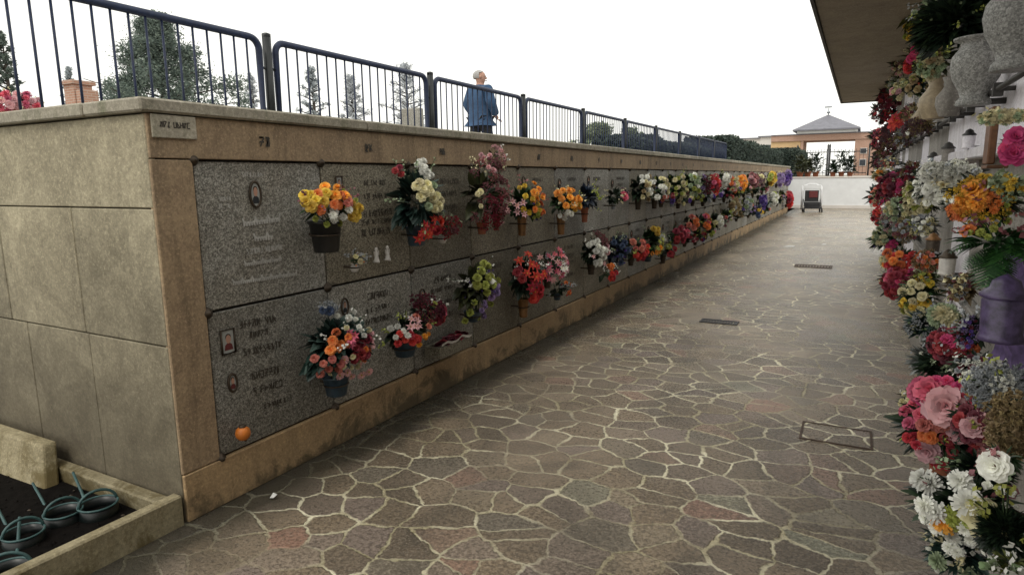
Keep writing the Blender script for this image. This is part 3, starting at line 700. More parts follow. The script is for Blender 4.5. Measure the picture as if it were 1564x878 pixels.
def person(P, rz, label, s=1.):
    root = empty('person', P, label, 'person', rz=rz); root.scale = (s,)*3
    # faces +Y; left = -X
    pts = [(0, 0, .95, .13), (0, 0, 1.15, (.15, .12)), (0, -.01, 1.36, (.17, .12)), (0, -.005, 1.46, .09), (0, .01, 1.52, .055), (0, .015, 1.60, (.075, .085)), (0, .01, 1.70, (.076, .092)), (0, .005, 1.755, .05)]
    ed = [(0, 1), (1, 2), (2, 3), (3, 4), (4, 5), (5, 6), (6, 7)]
    for s_ in (-1, 1):
        b = len(pts)
        pts += [(s_*.19, -.01, 1.42, .062), (s_*.245, -.03, 1.17, .05), (s_*.22, .10, .97, .037), (s_*.20, .16, .92, .030), (s_*.19, .20, .89, .026)]
        ed += [(2, b), (b, b+1), (b+1, b+2), (b+2, b+3), (b+3, b+4)]
        b = len(pts)
        f = .14*s_
        pts += [(s_*.09, 0, .88, .09), (s_*.10, f*.5+.02, .49, .062), (s_*.10, f-.06, .10, .042), (s_*.10, f+.04, .045, .04), (s_*.10, f+.13, .035, .03)]
        ed += [(0, b), (b, b+1), (b+1, b+2), (b+2, b+3), (b+3, b+4)]
    body = skinned('body', pts, ed, M['skin'], root)
    # face and ears joined into the body mesh; head turned to the right a little
    bm = bmesh.new(); bm.from_mesh(body.data)
    def blob(c, r, mi=0):
        g = bmesh.ops.create_icosphere(bm, subdivisions=2, radius=1)
        for v in g['verts']: v.co = Vector((c[0]+v.co.x*r[0], c[1]+v.co.y*r[1], c[2]+v.co.z*r[2]))
        for f in {f for v in g['verts'] for f in v.link_faces}: f.material_index = mi; f.smooth = True
    body.data.materials.append(M['hairdark']); body.data.materials.append(M['red_cloth'])
    blob((0, .098, 1.632), (.013, .020, .020)); blob((0, .10, 1.585), (.028, .014, .008), 2)
    for s_ in (-1, 1):
        blob((s_*.080, .01, 1.645), (.012, .02, .032)); blob((s_*.030, .093, 1.665), (.012, .008, .007), 1)
        for k in range(4):
            for j in range(3): blob((s_*(.175+k*.013), .225+j*.020-(k == 3)*.008, .875-j*.014), (.0085, .015, .0085))
        blob((s_*.168, .20, .885), (.010, .024, .010))
    bm.to_mesh(body.data); bm.free()
    # head turned to his right-hand side: rotate verts above the neck
    for v in body.data.vertices:
        if v.co.z > 1.53:
            t = min(1, (v.co.z-1.53)/.05)*(-.7); x, y = v.co.x, v.co.y; v.co.x = x*cos(t)-y*sin(t); v.co.y = x*sin(t)+y*cos(t)
    mb = MB(); seg = 20; vs = []; fs = []
    for i in range(9):
        ph = i*pi*.66/8
        for k in range(seg):
            th = 2*pi*k/seg; r = sin(ph); z = cos(ph)
            q = 1.0+.02*sin(k*7+i*3)
            vs.append((.083*r*sin(th)*q, -.010+.100*r*cos(th)*q, 1.672+.104*z*q))
    for i in range(8):
        for k in range(seg):
            th = 2*pi*(k+.5)/seg
            if i > 3 and cos(th) > -.05: continue
            if i > 2 and cos(th) > .55: continue
            fs.append((i*seg+k, i*seg+(k+1) % seg, (i+1)*seg+(k+1) % seg, (i+1)*seg+k))
    mb.add(vs, fs, 0, True); h = mb.build('hair', M['hairgrey'], root); h.rotation_euler = (0, 0, -.7)
    # jacket, hem at mid thigh
    pts = [(0, 0, .80, (.20, .155)), (0, 0, .95, (.215, .165)), (0, 0, 1.15, (.235, .17)), (0, -.01, 1.36, (.225, .155)), (0, -.005, 1.465, (.12, .10)), (0, .0, 1.52, (.075, .075))]
    ed = [(0, 1), (1, 2), (2, 3), (3, 4), (4, 5)]
    for s_ in (-1, 1):
        b = len(pts); pts += [(s_*.20, -.01, 1.425, .085), (s_*.285, -.03, 1.17, .085), (s_*.25, .08, 1.0, .070), (s_*.23, .12, .945, .060)]
        ed += [(3, b), (b, b+1), (b+1, b+2), (b+2, b+3)]
    skinned('jacket', pts, ed, M['jacket'], root, 1)
    pts = [(0, 0, .92, .14)]; ed = []
    for s_ in (-1, 1):
        b = len(pts); f = .14*s_
        pts += [(s_*.095, 0, .84, .105), (s_*.105, f*.5+.02, .49, .085), (s_*.10, f-.05, .09, .075)]; ed += [(0, b), (b, b+1), (b+1, b+2)]
        mb = MB(); mb.lathe([(.045, 0), (.052, .02), (.048, .06), (.03, .085), (0, .09)], (s_*.10, f+.03, 0), 12, sx=1, sy=2.4); mb.build('shoe', M['shoe'], root)
    skinned('trousers', pts, ed, M['trouser'], root)
    return root
person((-5.93, 9.9, 1.8), -.35, 'grey haired man in a blue jacket and dark trousers walking behind the railing', 1.0).scale = (1.14, 1.08, .925)

# ------------------------------------------------------------------ trees and terrace things
def tree(P, h, rad, label, kind='cone', leafm=None, n=5000, ls=.12, group='hazy trees beyond the terrace railing', name='conifer_tree', trunk=True, gaps=.35):
    root = empty(name, P, label, 'tree', group)
    mb = MB(); mb.tube([(0, 0, 0), (.02*h, 0, h*.4), (0, .01*h, h*.92)], [h*.028, h*.018, h*.003], 8)
    limbs = []
    for k in range(44):
        z = h*(.25+.72*k/44); a = k*2.4; r = rad*shape(kind, z/h)*rnd(.5, 1.15)
        e = Vector((r*cos(a), r*sin(a), z+r*.18)); mb.tube([(0, 0, z-.02*h), tuple(e)], [h*.007, h*.002], 5); limbs.append((Vector((0, 0, z)), e))
    mb.build('trunk', M['trunk'], root)
    cl = MB(); centers = []
    for (a, b) in limbs:
        for j in range(3): centers.append((a.lerp(b, rnd(.3, 1.0)), rad*rnd(.12, .24)))
    for j in range(12): centers.append((Vector((rnd(-.1, .1)*rad, rnd(-.1, .1)*rad, h*rnd(.8, .98))), rad*rnd(.08, .16)))
    for k in range(n):
        c, r = random.choice(centers); d = Vector((random.gauss(0, .5), random.gauss(0, .5), random.gauss(0, .42)))*r; p = c+d
        if p.z > h*1.02 or p.z < .05*h: continue
        u = Vector((rnd(-1, 1), rnd(-1, 1), rnd(-.4, .8))).normalized(); w = u.orthogonal().normalized(); s = ls*rnd(.5, 1.2)*(1 if d.length < r*.9 else .5)
        cl.add([p-u*s*.5, p-w*s*.22, p+u*s*.6, p+w*s*.22], [(0, 1, 2, 3)])
    cl.build('crown', leafm, root)
    return root
def shape(kind, t):
    if kind == 'cone': return max(.03, min(1, (1-t)*1.9)**1.0)
    if kind == 'cypress': return max(.06, min(1, (1-t)*2.2)**.8)
    if kind == 'round': return max(.1, sin(pi*min(1, max(.02, t*.9+.1)))**.6)
    return max(.1, (1-t)**.5)
def hazed(name, c, hi, tr=.45):  # distance haze painted into the leaves: paler colours, brightened by translucency
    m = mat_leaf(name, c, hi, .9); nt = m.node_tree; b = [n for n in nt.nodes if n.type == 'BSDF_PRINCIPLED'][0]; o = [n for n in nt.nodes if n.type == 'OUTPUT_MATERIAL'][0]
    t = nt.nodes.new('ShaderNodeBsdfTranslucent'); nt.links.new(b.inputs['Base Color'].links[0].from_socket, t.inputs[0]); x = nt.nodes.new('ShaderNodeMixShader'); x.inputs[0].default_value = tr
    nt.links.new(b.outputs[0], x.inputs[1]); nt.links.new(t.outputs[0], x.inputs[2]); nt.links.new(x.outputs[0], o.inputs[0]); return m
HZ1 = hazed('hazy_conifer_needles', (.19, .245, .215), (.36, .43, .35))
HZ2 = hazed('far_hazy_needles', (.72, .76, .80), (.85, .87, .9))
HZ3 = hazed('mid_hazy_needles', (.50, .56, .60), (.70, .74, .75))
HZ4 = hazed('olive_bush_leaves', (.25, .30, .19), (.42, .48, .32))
def tree_px(px, ytop, wpx, Y, kind, m, lab, n=4000, ls=.12, **kw):
    wpx *= 1.35 if wpx < 70 else 1; p = on_y(px, ytop, Y); sc = scale_at(p); tree((p.x, p.y, 1.8), p.z-1.8, wpx*.5*sc, lab, kind, m, n, ls, **kw)
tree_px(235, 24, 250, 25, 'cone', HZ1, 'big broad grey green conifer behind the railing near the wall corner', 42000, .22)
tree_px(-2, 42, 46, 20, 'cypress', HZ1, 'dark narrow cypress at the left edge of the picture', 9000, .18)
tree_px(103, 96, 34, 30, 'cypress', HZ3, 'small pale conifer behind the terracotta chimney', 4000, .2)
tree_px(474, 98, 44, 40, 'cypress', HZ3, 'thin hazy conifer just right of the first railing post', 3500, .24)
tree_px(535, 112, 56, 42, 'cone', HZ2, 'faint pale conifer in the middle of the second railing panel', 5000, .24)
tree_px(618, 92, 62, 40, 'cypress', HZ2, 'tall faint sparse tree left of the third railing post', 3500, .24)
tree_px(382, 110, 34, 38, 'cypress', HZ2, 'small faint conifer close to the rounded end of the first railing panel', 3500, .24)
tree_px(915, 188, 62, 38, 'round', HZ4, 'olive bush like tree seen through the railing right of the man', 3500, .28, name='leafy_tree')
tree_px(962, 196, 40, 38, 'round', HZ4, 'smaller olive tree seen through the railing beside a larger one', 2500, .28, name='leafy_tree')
# terracotta stack
p = on_y(118, 125, 12); ch = empty('brick_chimney', (p.x, p.y, 1.8), 'stepped terracotta brick stack with a cap beyond the terrace at the far left', 'chimney')
hh = p.z-1.8; mb = MB(); mb.box(-.28, .28, -.28, .28, 0, hh-.12, 0, .01); mb.build('shaft', M['brick'], ch)
mb = MB(); mb.box(-.36, .36, -.36, .36, hh-.12, hh, 0, .01); mb.box(.30, .62, -.25, .25, 0, hh-.3, 0, .01); mb.build('cap', M['brick'], ch)
# grave stele behind railing
p = on_y(629, 166, 11); st = MB(); st.box(-.24, .24, -.08, .08, 0, p.z-1.8, 0, .02); st.box(-.32, .32, -.2, .2, 0, .12, 0, .01)
o = st.build('headstone', M['granite'], None, (p.x, p.y, 1.8)); tag(o, 'dark grey upright headstone seen through the railing left of the third post', 'headstone')
# hedge
def hedge(x0, x1, y0, y1, z0, z1, label):
    h = empty('hedge', ((x0+x1)/2, y0, z0), label, 'hedge')
    mb = MB(); mb.box(-(x1-x0)/2+.1, (x1-x0)/2-.1, .1, y1-y0-.1, 0, z1-z0-.12); mb.build('branches', LEAF['dark'], h)
    mb = MB()
    for k in range(15000):
        f = random.random(); y = (y1-y0)*random.random()**1.2; jit = rnd(-.08, .08)
        if f < .45: p = Vector(((x1-x0)/2+jit, y, rnd(0, z1-z0)))
        elif f < .85: p = Vector((rnd(x0-x1, x1-x0)/2, y, z1-z0+jit+.06*sin(y*1.3)))
        else: p = Vector((rnd(x0-x1, x1-x0)/2, jit, rnd(0, z1-z0)))
        u = Vector((rnd(-1, 1), rnd(-1, 1), rnd(-1, 1))).normalized(); w = u.orthogonal().normalized(); s = rnd(.08, .2)
        mb.add([p-u*s*.5, p-w*s*.3, p+u*s*.5, p+w*s*.3], [(0, 1, 2, 3)])
    mb.build('leaves', mat_leaf('hedge_leaves', (.035, .058, .045), (.085, .11, .08), .8), h)
hedge(-6.1, -4.35, 25.2, 43, 1.8, 2.98, 'long clipped dark green hedge continuing the line of the railing')
hedge(-6.4, -5.1, 16.5, 25, 1.8, 2.58, 'dark hedge seen through the far panels of the railing')
hedge(-5.6, -3.6, 44, 52, 1.46, 3.15, 'dark hedge block nearest the gatehouse')

# ------------------------------------------------------------------ white end wall, gatehouse
ew = empty('end_wall', (-1, 34.3, 0), 'low whitewashed wall closing the far end of the path', 'wall')
mb = MB(); mb.box(-9, 9, 0, .22, 0, 1.43, 0, .01); mb.build('wall_body', M['white'], ew)
mb = MB(); mb.box(-9.05, 9.05, -.03, .26, 1.433, 1.50, 0, .01); mb.build('wall_coping', M['palewall'], ew)
mb = MB(); mb.box(-9, 9, -.035, -.003, 0, .16, 0, .008); mb.build('wall_base', M['palewall'], ew)

gx0, gx1 = -4.85, -.70   # opening of the gatehouse at y = 65
gh = empty('gatehouse', (-2.8, 65, 1.46), 'brick gatehouse with wide square opening and slate pyramid roof', 'building')
G = Vector((-2.8, 65, 1.46))
def gpart(name, mb, m, parent=gh):
    mb.v = [(x-G.x, y-G.y, z-G.z) for x, y, z in mb.v]; return mb.build(name, m, parent)
mb = MB(); mb.box(gx1, .95, 65, 69, 1.46, 4.62); rw = gpart('brick_pier', mb, M['brick'])
mb = MB(); mb.box(gx0-.22, gx0, 65, 69, 1.46, 4.62); gpart('brick_pier', mb, M['brick'])
mb = MB(); mb.box(-7.6, .95, 64.9, 69.1, 4.625, 5.15); gpart('brick_beam', mb, M['brick'])
mb = MB(); mb.box(-7.6, 1.0, 64.8, 69.2, 5.155, 5.24); gpart('parapet_cap', mb, M['slate'])
mb = MB(); mb.box(-5.4, -.55, 64.6, 69.4, 5.245, 5.46); gpart('white_fascia', mb, M['white'])
mb = MB(); ax, ay, az = -3.05, 67, 7.0
e = [(-5.75, 64.2, 5.465), (-.35, 64.2, 5.465), (-.35, 69.8, 5.465), (-5.75, 69.8, 5.465)]
e2 = [(x, y, z+.12) for x, y, z in e]
mb.add(e+e2+[(ax, ay, az)], [(0, 1, 2, 3), (0, 1, 5, 4), (1, 2, 6, 5), (2, 3, 7, 6), (3, 0, 4, 7), (4, 5, 8), (5, 6, 8), (6, 7, 8), (7, 4, 8)])
rf = gpart('roof', mb, M['slate'])
mb = MB(); mb.tube([(ax, ay, az-.1), (ax, ay, az+.55)], .04, 6); mb.lathe([(.0, .0), (.16, .1), (.16, .16), (0, .3)], (ax, ay, az+.05), 8); mb.box(ax-.35, ax+.25, ay-.02, ay+.02, az+.6, az+.72); gpart('weathervane', mb, M['steel'], rf)
mb = MB(); mb.box(-7.6, gx0-.24, 65.05, 66, 1.46, 4.61); gpart('ochre_wing', mb, M['ochre'])
for (x, z0, z1, w) in ((.0, 3.35, 3.85, .55), (.0, 2.3, 2.9, .55)):
    mb = MB(); mb.box(x-w/2, x+w/2, 64.93, 64.998, z0, z1); f = gpart('window', mb, M['palewall']); mb = MB(); mb.box(x-w/2+.05, x+w/2-.05, 64.9, 64.927, z0+.05, z1-.05); gpart('pane', mb, M['window'], f)
# iron gate in front
gt = empty('iron_gate', (-2.6, 62, 1.46), 'tall black iron double gate with pointed bars in front of the gatehouse', 'gate')
for s_, x0, x1 in ((0, -2.3, -.15), (1, .15, 2.9)):
    mb = MB(); mb.tube([(x0, 0, 2.02), (x1, 0, 2.02)], .035, 6); mb.tube([(x0, 0, .25), (x1, 0, .25)], .035, 6)
    n = 11
    for k in range(n):
        x = x0+(x1-x0)*k/(n-1); mb.tube([(x, 0, .05), (x, 0, 2.15)], .014, 5); mb.lathe([(.035, 2.15), (0, 2.3)], (x, 0, 0), 5)
    mb.build('gate_leaf', M['ironwork'], gt)
for x in (-2.45, -.06, .08, 3.05):
    mb = MB(); mb.tube([(x, 0, 0), (x, 0, 2.5)], .065, 8); mb.lathe([(.09, 2.5), (.06, 2.6), (0, 2.75)], (x, 0, 0), 8); mb.build('gate_post', M['ironwork'], gt)
# potted plants on the ground behind the white wall
def potted(px, pybase, Y, h, lab, m='green', pot='terra', ls=.1):
    p = on_y(px, pybase, Y); h *= 1.; r = empty('potted_plant', (p.x, Y, 1.46), lab, 'potted plant', 'potted plants behind the white end wall')
    mb = MB(); mb.lathe([(.12, 0), (.17, .26), (.19, .26), (.19, .3), (.15, .3), (.0, .27)], (0, 0, 0), 12); mb.build('pot', M[pot], r)
    mb = MB()
    for k in range(260):
        d = Vector((random.gauss(0, .35), random.gauss(0, .35), abs(random.gauss(.4, .35)))); q = Vector((d.x*h*.45, d.y*h*.45, .28+min(1, d.z)*h))
        leaf_geo(mb, q, Vector((d.x, d.y, d.z)), rnd(.1, .25), .08, .6)
    mb.build('foliage', LEAF[m], r)
for a in ((1222, 262, 37, .7, 'bushy green potted plant at the left end above the white wall', 'olive'), (1234, 262, 38, .55, 'low olive potted plant second from the left above the white wall', 'olive'), (1246, 262, 40, .9, 'taller dark potted plant left of the gate posts', 'dark'),
          (1272, 266, 44, .55, 'small spiky potted plant in front of the gate', 'dark'), (1285, 266, 44, 1.1, 'narrow upright potted plant in front of the right gate leaf', 'dark'), (1298, 267, 44, .8, 'round potted plant near the brick pier', 'dark')): potted(*a)
# pale distant houses left of the gatehouse
for (px, w, yt, Y, lab) in ((1130, 60, 213, 110, 'far pale house with flat roof beyond the hedge'), (1185, 40, 209, 95, 'far pinkish house just left of the gatehouse')):
    p = on_y(px, yt, Y); h = empty('far_house', (p.x, Y, 1.46), lab, 'house'); ww = w*scale_at(p)*.55
    mb = MB(); mb.box(-ww, ww, 0, 6, 0, p.z-1.46); mb.build('wall', M['palewall'], h); mb = MB(); mb.box(-ww-.3, ww+.3, -.3, 6.3, p.z-1.455, p.z-1.3); mb.build('roof', M['slate'], h)
    for k in (-.5, .1, .6):
        mb = MB(); mb.box(k*ww-.4, k*ww+.4, -.03, -.003, (p.z-1.46)*.55, (p.z-1.46)*.8); mb.build('window', M['window'], h)

# ------------------------------------------------------------------ hand cart by the end wall
p = on_z(1238, 324, 0); ct = empty('hand_cart', (p.x, p.y+.1, 0), 'upright hand cart with dark platform and white top rail at the far end wall', 'cart', rz=.2)
mb = MB()
for s_ in (-1, 1): mb.tube([(s_*.38, 0, .10), (s_*.38, .02, .9), (s_*.36, .05, 1.12)], .045, 8)
mb.tube([(-.30, .05, 1.12), (-.15, .05, 1.2), (.15, .05, 1.2), (.30, .05, 1.12)], .03, 8); mb.box(-.36, .36, -.0, .06, .98, 1.16, 0, .01); mb.build('upright_frame', M['white'], ct)
mb = MB(); mb.box(-.27, .27, -.05, .05, .45, .93, 0, .01); mb.build('back_panel', M['black'], ct)
mb = MB(); mb.box(-.30, .30, -.30, .04, .215, .44, 0, .02); mb.build('bin', M['ironwork'], ct)
mb = MB(); mb.box(-.12, .22, -.09, -.052, .62, .90, 0, .01); mb.build('red_cloth_bundle', M['red_cloth'], ct)
mb = MB(); mb.box(-.32, .36, -.55, -.06, .16, .20, 0, .01)
for s_ in (-1, 1): mb.tube([(s_*.33, -.55, .2), (s_*.33, -.03, .55)], .018, 6)
for k in range(5): mb.tube([(-.31, -.54+k*.1, .23+k*.06), (.31, -.54+k*.1, .23+k*.06)], .012, 6)
mb.build('platform', M['ironwork'], ct)
for (x, y) in ((-.34, -.05), (.34, -.05), (-.34, -.5), (.36, -.5)):
    mb = MB(); mb.tube([(x-.02, y, .085), (x+.02, y, .085)], .085, 14); w = mb.build('wheel', M['black'], ct)
# white curved hoop beside
# ------------------------------------------------------------------ things on the path
def grate(P, w, d, label, m, slots=True, name='drain_cover', rz=0):
    r = empty(name, P, label, 'drain cover', rz=rz)
    mb = MB(); t = .02
    for (a, b, c, e_) in ((-w, w, -d, -d+t), (-w, w, d-t, d), (-w, -w+t, -d+t, d-t), (w-t, w, -d+t, d-t)): mb.box(a, b, c, e_, 0, .010)
    mb.build('frame', m, r)
    mb = MB()
    if slots:
        n = 12
        for k in range(n): x = -w+t+(2*w-2*t)*(k+.5)/n; mb.box(x-w/n*.55, x+w/n*.55, -d+t+.002, d-t-.002, 0, .007)
    else: mb.box(-w+t+.002, w-t-.002, -d+t+.002, d-t-.002, 0, .006)
    mb.build('plate', m, r)
grate((-1.28, 7.2, .001), .20, .09, 'dark iron slotted drain cover in the middle of the path', M['darkiron'])
grate((-.64, 12.4, .001), .30, .17, 'rusty brown drain cover farther along the path', M['rust'])
mb = MB(); t = .012
for (a, b, c, e_) in ((-.20, .20, -.155, -.155+t), (-.20, .20, .155-t, .155), (-.20, -.20+t, -.155+t, .155-t), (.20-t, .20, -.155+t, .155-t)): mb.box(a, b, c, e_, 0, .005)
r = empty('manhole_frame', (-.03, 4.28, .001), 'thin rusty rectangular frame set in the near right paving', 'manhole'); mb.build('frame', M['rust'], r)
mb = MB(); mb.add([(-.185, -.14, .002), (.185, -.14, .002), (.185, .14, .002), (-.185, .14, .002)], [(0, 1, 2, 3)]); mb.build('paved_lid', M['paving'], r)
for (px, py, s, lab) in ((1205, 377, .12, 'white scrap of paper lying on the far path'), (1258, 374, .06, 'smaller white scrap of paper farther right on the path'), (418, 760, .018, 'tiny white scrap beside the plinth')):
    p = on_z(px, py, .004); mb = MB(); mb.add([(-s, -s*.6, 0), (s*.8, -s*.7, .01), (s, s*.5, .02), (-s*.7, s*.6, .005), (0, 0, .03)], [(0, 1, 4), (1, 2, 4), (2, 3, 4), (3, 0, 4)]); o = mb.build('paper_scrap', M['paper'], None, p); tag(o, lab, 'litter')

# ------------------------------------------------------------------ right niche building with canopy
rb = empty('niche_building', (XR, 0, 0), 'tall roofed block of burial niches along the right side, covered with flowers', 'niche building')
O = Vector((XR, 0, 0)); YB0, YB1 = -3.5, 15.75
mb = MB(); mb.box(XR+.03, XR+2.6, YB0, YB1, 0, 3.1); wpart('core', mb, M['core'], rb)
mb = MB(); mb.box(-.47, XR+2.9, YB0-.3, YB1+.02, 3.104, 3.26, 0, .01); cn = wpart('canopy', mb, M['concrete'], rb)
mb = MB(); mb.box(-.50, -.472, YB0-.3, YB1+.02, 3.085, 3.29); mb.box(-.50, XR+2.9, YB1+.022, YB1+.05, 3.085, 3.29); wpart('canopy_edge', mb, M['fascia'], cn)
mb = MB(); mb.box(XR-.02, XR+.028, YB0, YB1, 0, .24, 0, .005); wpart('plinth', mb, M['greymarble'], rb)
ZR = [.245, .96, 1.68, 2.40, 3.10]
ys = [YB0+.77*i for i in range(26)]
for k in range(4):
    for i in range(25):
        a, b = ys[i], ys[i+1]; mb = MB()
        m = M['marble'] if (k == 2 and i < 12) or random.random() < .22 else M['greymarble']
        z1 = ZR[k+1]-.004
        mb.box(XR+.0, XR+.028+rnd(-.002, .002), a+.004, b-.004, ZR[k]+.004, z1, 0, .004); sl = wpart('niche_front', mb, m, rb)
        if 5 < i < 15:
            ins = MB()
            for q in range(3): glyph_line(ins, XR-.0015, a+.2, z1-.15-q*.09, rnd(.2, .38), .035)
            wpart('inscription', ins, M['letters'], sl)
# pale ledge and dark flower bar
mb = MB(); mb.box(XR-.10, XR-.003, YB0, YB1, 1.665, 1.715, 0, .006); wpart('ledge', mb, M['marble'], rb)
mb = MB(); mb.box(XR-.06, XR-.003, YB0, YB1, .94, .975, 0, .006); wpart('ledge', mb, M['greymarble'], rb)
mb = MB(); mb.tube([(XR-.06, YB0, 1.945), (XR-.06, YB1, 1.945)], .012, 8)
for i in range(1, 25): mb.tube([(XR-.06, ys[i], 1.945), (XR, ys[i], 1.945)], .010, 6); mb.box(XR-.078, XR-.042, ys[i]-.02, ys[i]+.02, 1.915, 1.97)
wpart('flower_bar', mb, M['fascia'], rb)

# ------------------------------------------------------------------ flowers: left wall
def L(px, py, hwpx, hhpx, blooms, label, dx=.11, **kw):
    p = on_x(px, py, PX+dx); s = scale_at(p)
    # width seen is foreshortened along Y, so widen by the obliquity of the wall
    ob = abs(p.x)/sqrt(p.x**2+p.y**2)
    hh = hhpx*s*1.1; hw = max(hh*.5, min(hwpx*s*1.15/max(.42, ob), .30))
    far = px > 960; hw *= 1.35 if far else 1.; hw = min(hw, .40); kw['depth'] = .2 if far else min(.16, max(.08, hw*.8)); kw['nleaf'] = int(kw.get('nleaf', 50)*(1.8 if far else 1.7)); kw['leafL'] = kw.get('leafL', 1.1)*.78; kw['leafW'] = .22; k_ = 1.9 if far else 1.7
    blooms = [(b[0], b[1], int(b[2]*k_+.5) if b[2] > 1 else 1, b[3]*(.70 if b[0] != 'spray' else .95) if b[2] > 1 else b[3]*.9, *b[4:]) for b in blooms]
    return arrangement(p, 1, hw, hh, blooms, label, depth=kw.pop('depth', min(.12, hw*.8)), **kw)
GL = 'flower arrangements hung on the left niche wall'
L(495, 317, 38, 29, [('rose', 'orange', 3, .040, (-.35, .3, .35)), ('rose', 'gold', 3, .040, (.1, .7, .3)), ('rose', 'yellow', 4, .040, (-.6, .4, .3)), ('rose', 'yellow', 6, .040, (.65, -.2, .35)), ('mum', 'white', 3, .032, (-.1, -.3, .3)), ('rose', 'salmon', 2, .032, (.25, .2)), ('mum', 'lime', 3, .026)],
  'orange, yellow and white roses in a black pot, nearest bouquet of the upper row', vase='black', vh=.175, vr=.088, dz=.0, group=GL, nleaf=40)
L(541, 396, 9, 10, [('rose', 'cream', 2, .022), ('bud', 'gold', 2, .02)], 'small cream flowers in a white cup low on the second upper slab', vase='ceramic', vh=.05, vr=.028, dz=.0, group=GL, nleaf=12, dx=.07)
L(634, 308, 30, 58, [('mum', 'white', 5, .035, (-.05, .72, .22)), ('rose', 'cream', 4, .045, (-.35, .28, .18)), ('rose', 'cream', 4, .042, (.15, -.05, .2)), ('rose', 'palegreen', 3, .036, (.0, .15, .3)), ('poinsettia', 'red', 4, .055, (.0, -.62, .25)), ('rose', 'red', 3, .05, (.75, -.62, .15)), ('rose', 'crimson', 2, .035, (-.9, .7, .1))],
  'tall cascade of white and cream roses over red flowers', vase='bluegrey', vh=.13, vr=.07, dz=.01, group=GL, leaf='teal', nleaf=70)
L(675, 345, 14, 14, [('spray', 'crimson', 4, .04), ('spray', 'dustypink', 3, .035)], 'small crimson spray beside the white and cream cascade', group=GL, nleaf=12, vase='ceramic', vh=.06, vr=.035, dz=-.02)
L(735, 300, 27, 50, [('spray', 'dustypink', 12, .05, (.0, .2, .75)), ('spray', 'crimson', 8, .045, (-.1, -.45, .4)), ('mum', 'palepink', 4, .033, (.0, .9, .25)), ('lily', 'palepink', 3, .05, (.55, -.6, .3)), ('rose', 'cream', 2, .03, (-.5, -.1))],
  'tall dusty pink flower spikes rising over the frieze', vase='terra', vh=.09, vr=.045, dz=-.03, group=GL, leaf='olive', nleaf=35)
L(753, 248, 10, 20, [('spray', 'palepink', 4, .03, (.2, .6, .5)), ('spray', 'dustypink', 4, .03, (-.2, -.4, .5))], 'thin pink twig sticking up above the slabs beside the dusty pink spikes', group=GL, nleaf=8, leaf='olive')
L(797, 312, 26, 32, [('rose', 'gold', 4, .042, (.2, .5, .4)), ('mum', 'yellow', 5, .035, (0, .2, .6)), ('rose', 'orange', 4, .04, (.2, .1, .5)), ('lily', 'palepink', 4, .05, (-.8, -.1, .3)), ('bud', 'purple', 3, .03, (.2, -.2, .5)), ('mum', 'lime', 2, .03, (0, -.4))],
  'gold and orange bouquet with pink side flowers in an ochre vase', vase='brass', vh=.19, vr=.05, dz=.04, group=GL, nleaf=60)
L(857, 310, 23, 19, [('rose', 'gold', 8, .050, (0, .3, .65)), ('mum', 'yellow', 3, .04, (.6, -.3, .3)), ('mum', 'white', 3, .04, (-.2, -.8, .3))],
  'bright golden yellow bouquet with white flowers below', vase='brass', vh=.20, vr=.05, dz=-.03, group=GL, nleaf=35)
L(893, 303, 13, 24, [('mum', 'lime', 2, .03, (.3, .1)), ('bud', 'bluish', 3, .035)], 'dark blue green foliage with an orange vase on the upper row', vase='terra', vh=.16, vr=.045, dz=.02, group=GL, leaf='navy', nleaf=55)
L(937, 300, 12, 14, [('rose', 'pink', 1, .065, (0, 0, .05)), ('rose', 'mauve', 2, .035, (.7, .5, .2))], 'single round pink rose in dark leaves on the upper row', group=GL, leaf='dark', nleaf=45, vase='steel', vh=.08, vr=.035)
L(975, 288, 13, 22, [('mum', 'white', 4, .05, (0, .3, .6)), ('rose', 'cream', 2, .045), ('mum', 'tan', 3, .045)], 'white and tan bouquet right of the single pink rose', group=GL, leaf='dark', nleaf=45, vase='bronze', vh=.15, vr=.05)
L(1000, 290, 13, 20, [('mum', 'white', 3, .06, (-.3, -.1, .4)), ('rose', 'cream', 4, .055, (.2, .3, .5)), ('bud', 'purple', 3, .04), ('rose', 'salmon', 2, .045, (0, -.6))], 'white and cream bouquet with purple buds on the upper row', group=GL, nleaf=45, vase='bronze', vh=.14, vr=.05)
L(1027, 287, 11, 22, [('mum', 'cream', 6, .06), ('mum', 'lime', 4, .05)], 'yellowish cream bouquet in the dense middle part of the upper row', group=GL, leaf='green', nleaf=50, vase='steel', vh=.14, vr=.05)
L(1049, 284, 11, 20, [('mum', 'palegreen', 5, .06), ('mum', 'lime', 3, .06), ('rose', 'white', 3, .05)], 'pale green and white bouquet in the dense middle part of the upper row', group=GL, nleaf=50, vase='bronze', vh=.14, vr=.05)
L(1066, 283, 6, 17, [('spray', 'burgundy', 5, .08), ('spray', 'lilac', 2, .06)], 'dark burgundy and lilac sprays on the upper row', group=GL, nleaf=30, leaf='dark', vase='bronze', vh=.14, vr=.05)
L(1082, 283, 8, 17, [('rose', 'red', 3, .08), ('rose', 'crimson', 4, .08), ('rose', 'pink', 2, .07)], 'red bouquet farther along the upper row', group=GL, nleaf=30, vase='steel', vh=.14, vr=.05)
L(1099, 273, 6, 9, [('mum', 'white', 4, .10)], 'white bouquet high on the far upper row', group=GL, nleaf=20, vase='bronze', vh=.14, vr=.05)
L(1113, 282, 7, 13, [('mum', 'cream', 3, .09), ('rose', 'orange', 2, .08), ('mum', 'palepink', 2, .08)], 'cream, orange and pale pink bouquet on the far upper row', group=GL, nleaf=30, leaf='teal', vase='bronze', vh=.14, vr=.05)
L(1127, 279, 6, 12, [('rose', 'gold', 4, .11), ('rose', 'orange', 2, .10)], 'golden orange bouquet on the far upper row', group=GL, nleaf=20, vase='steel', vh=.14, vr=.05)
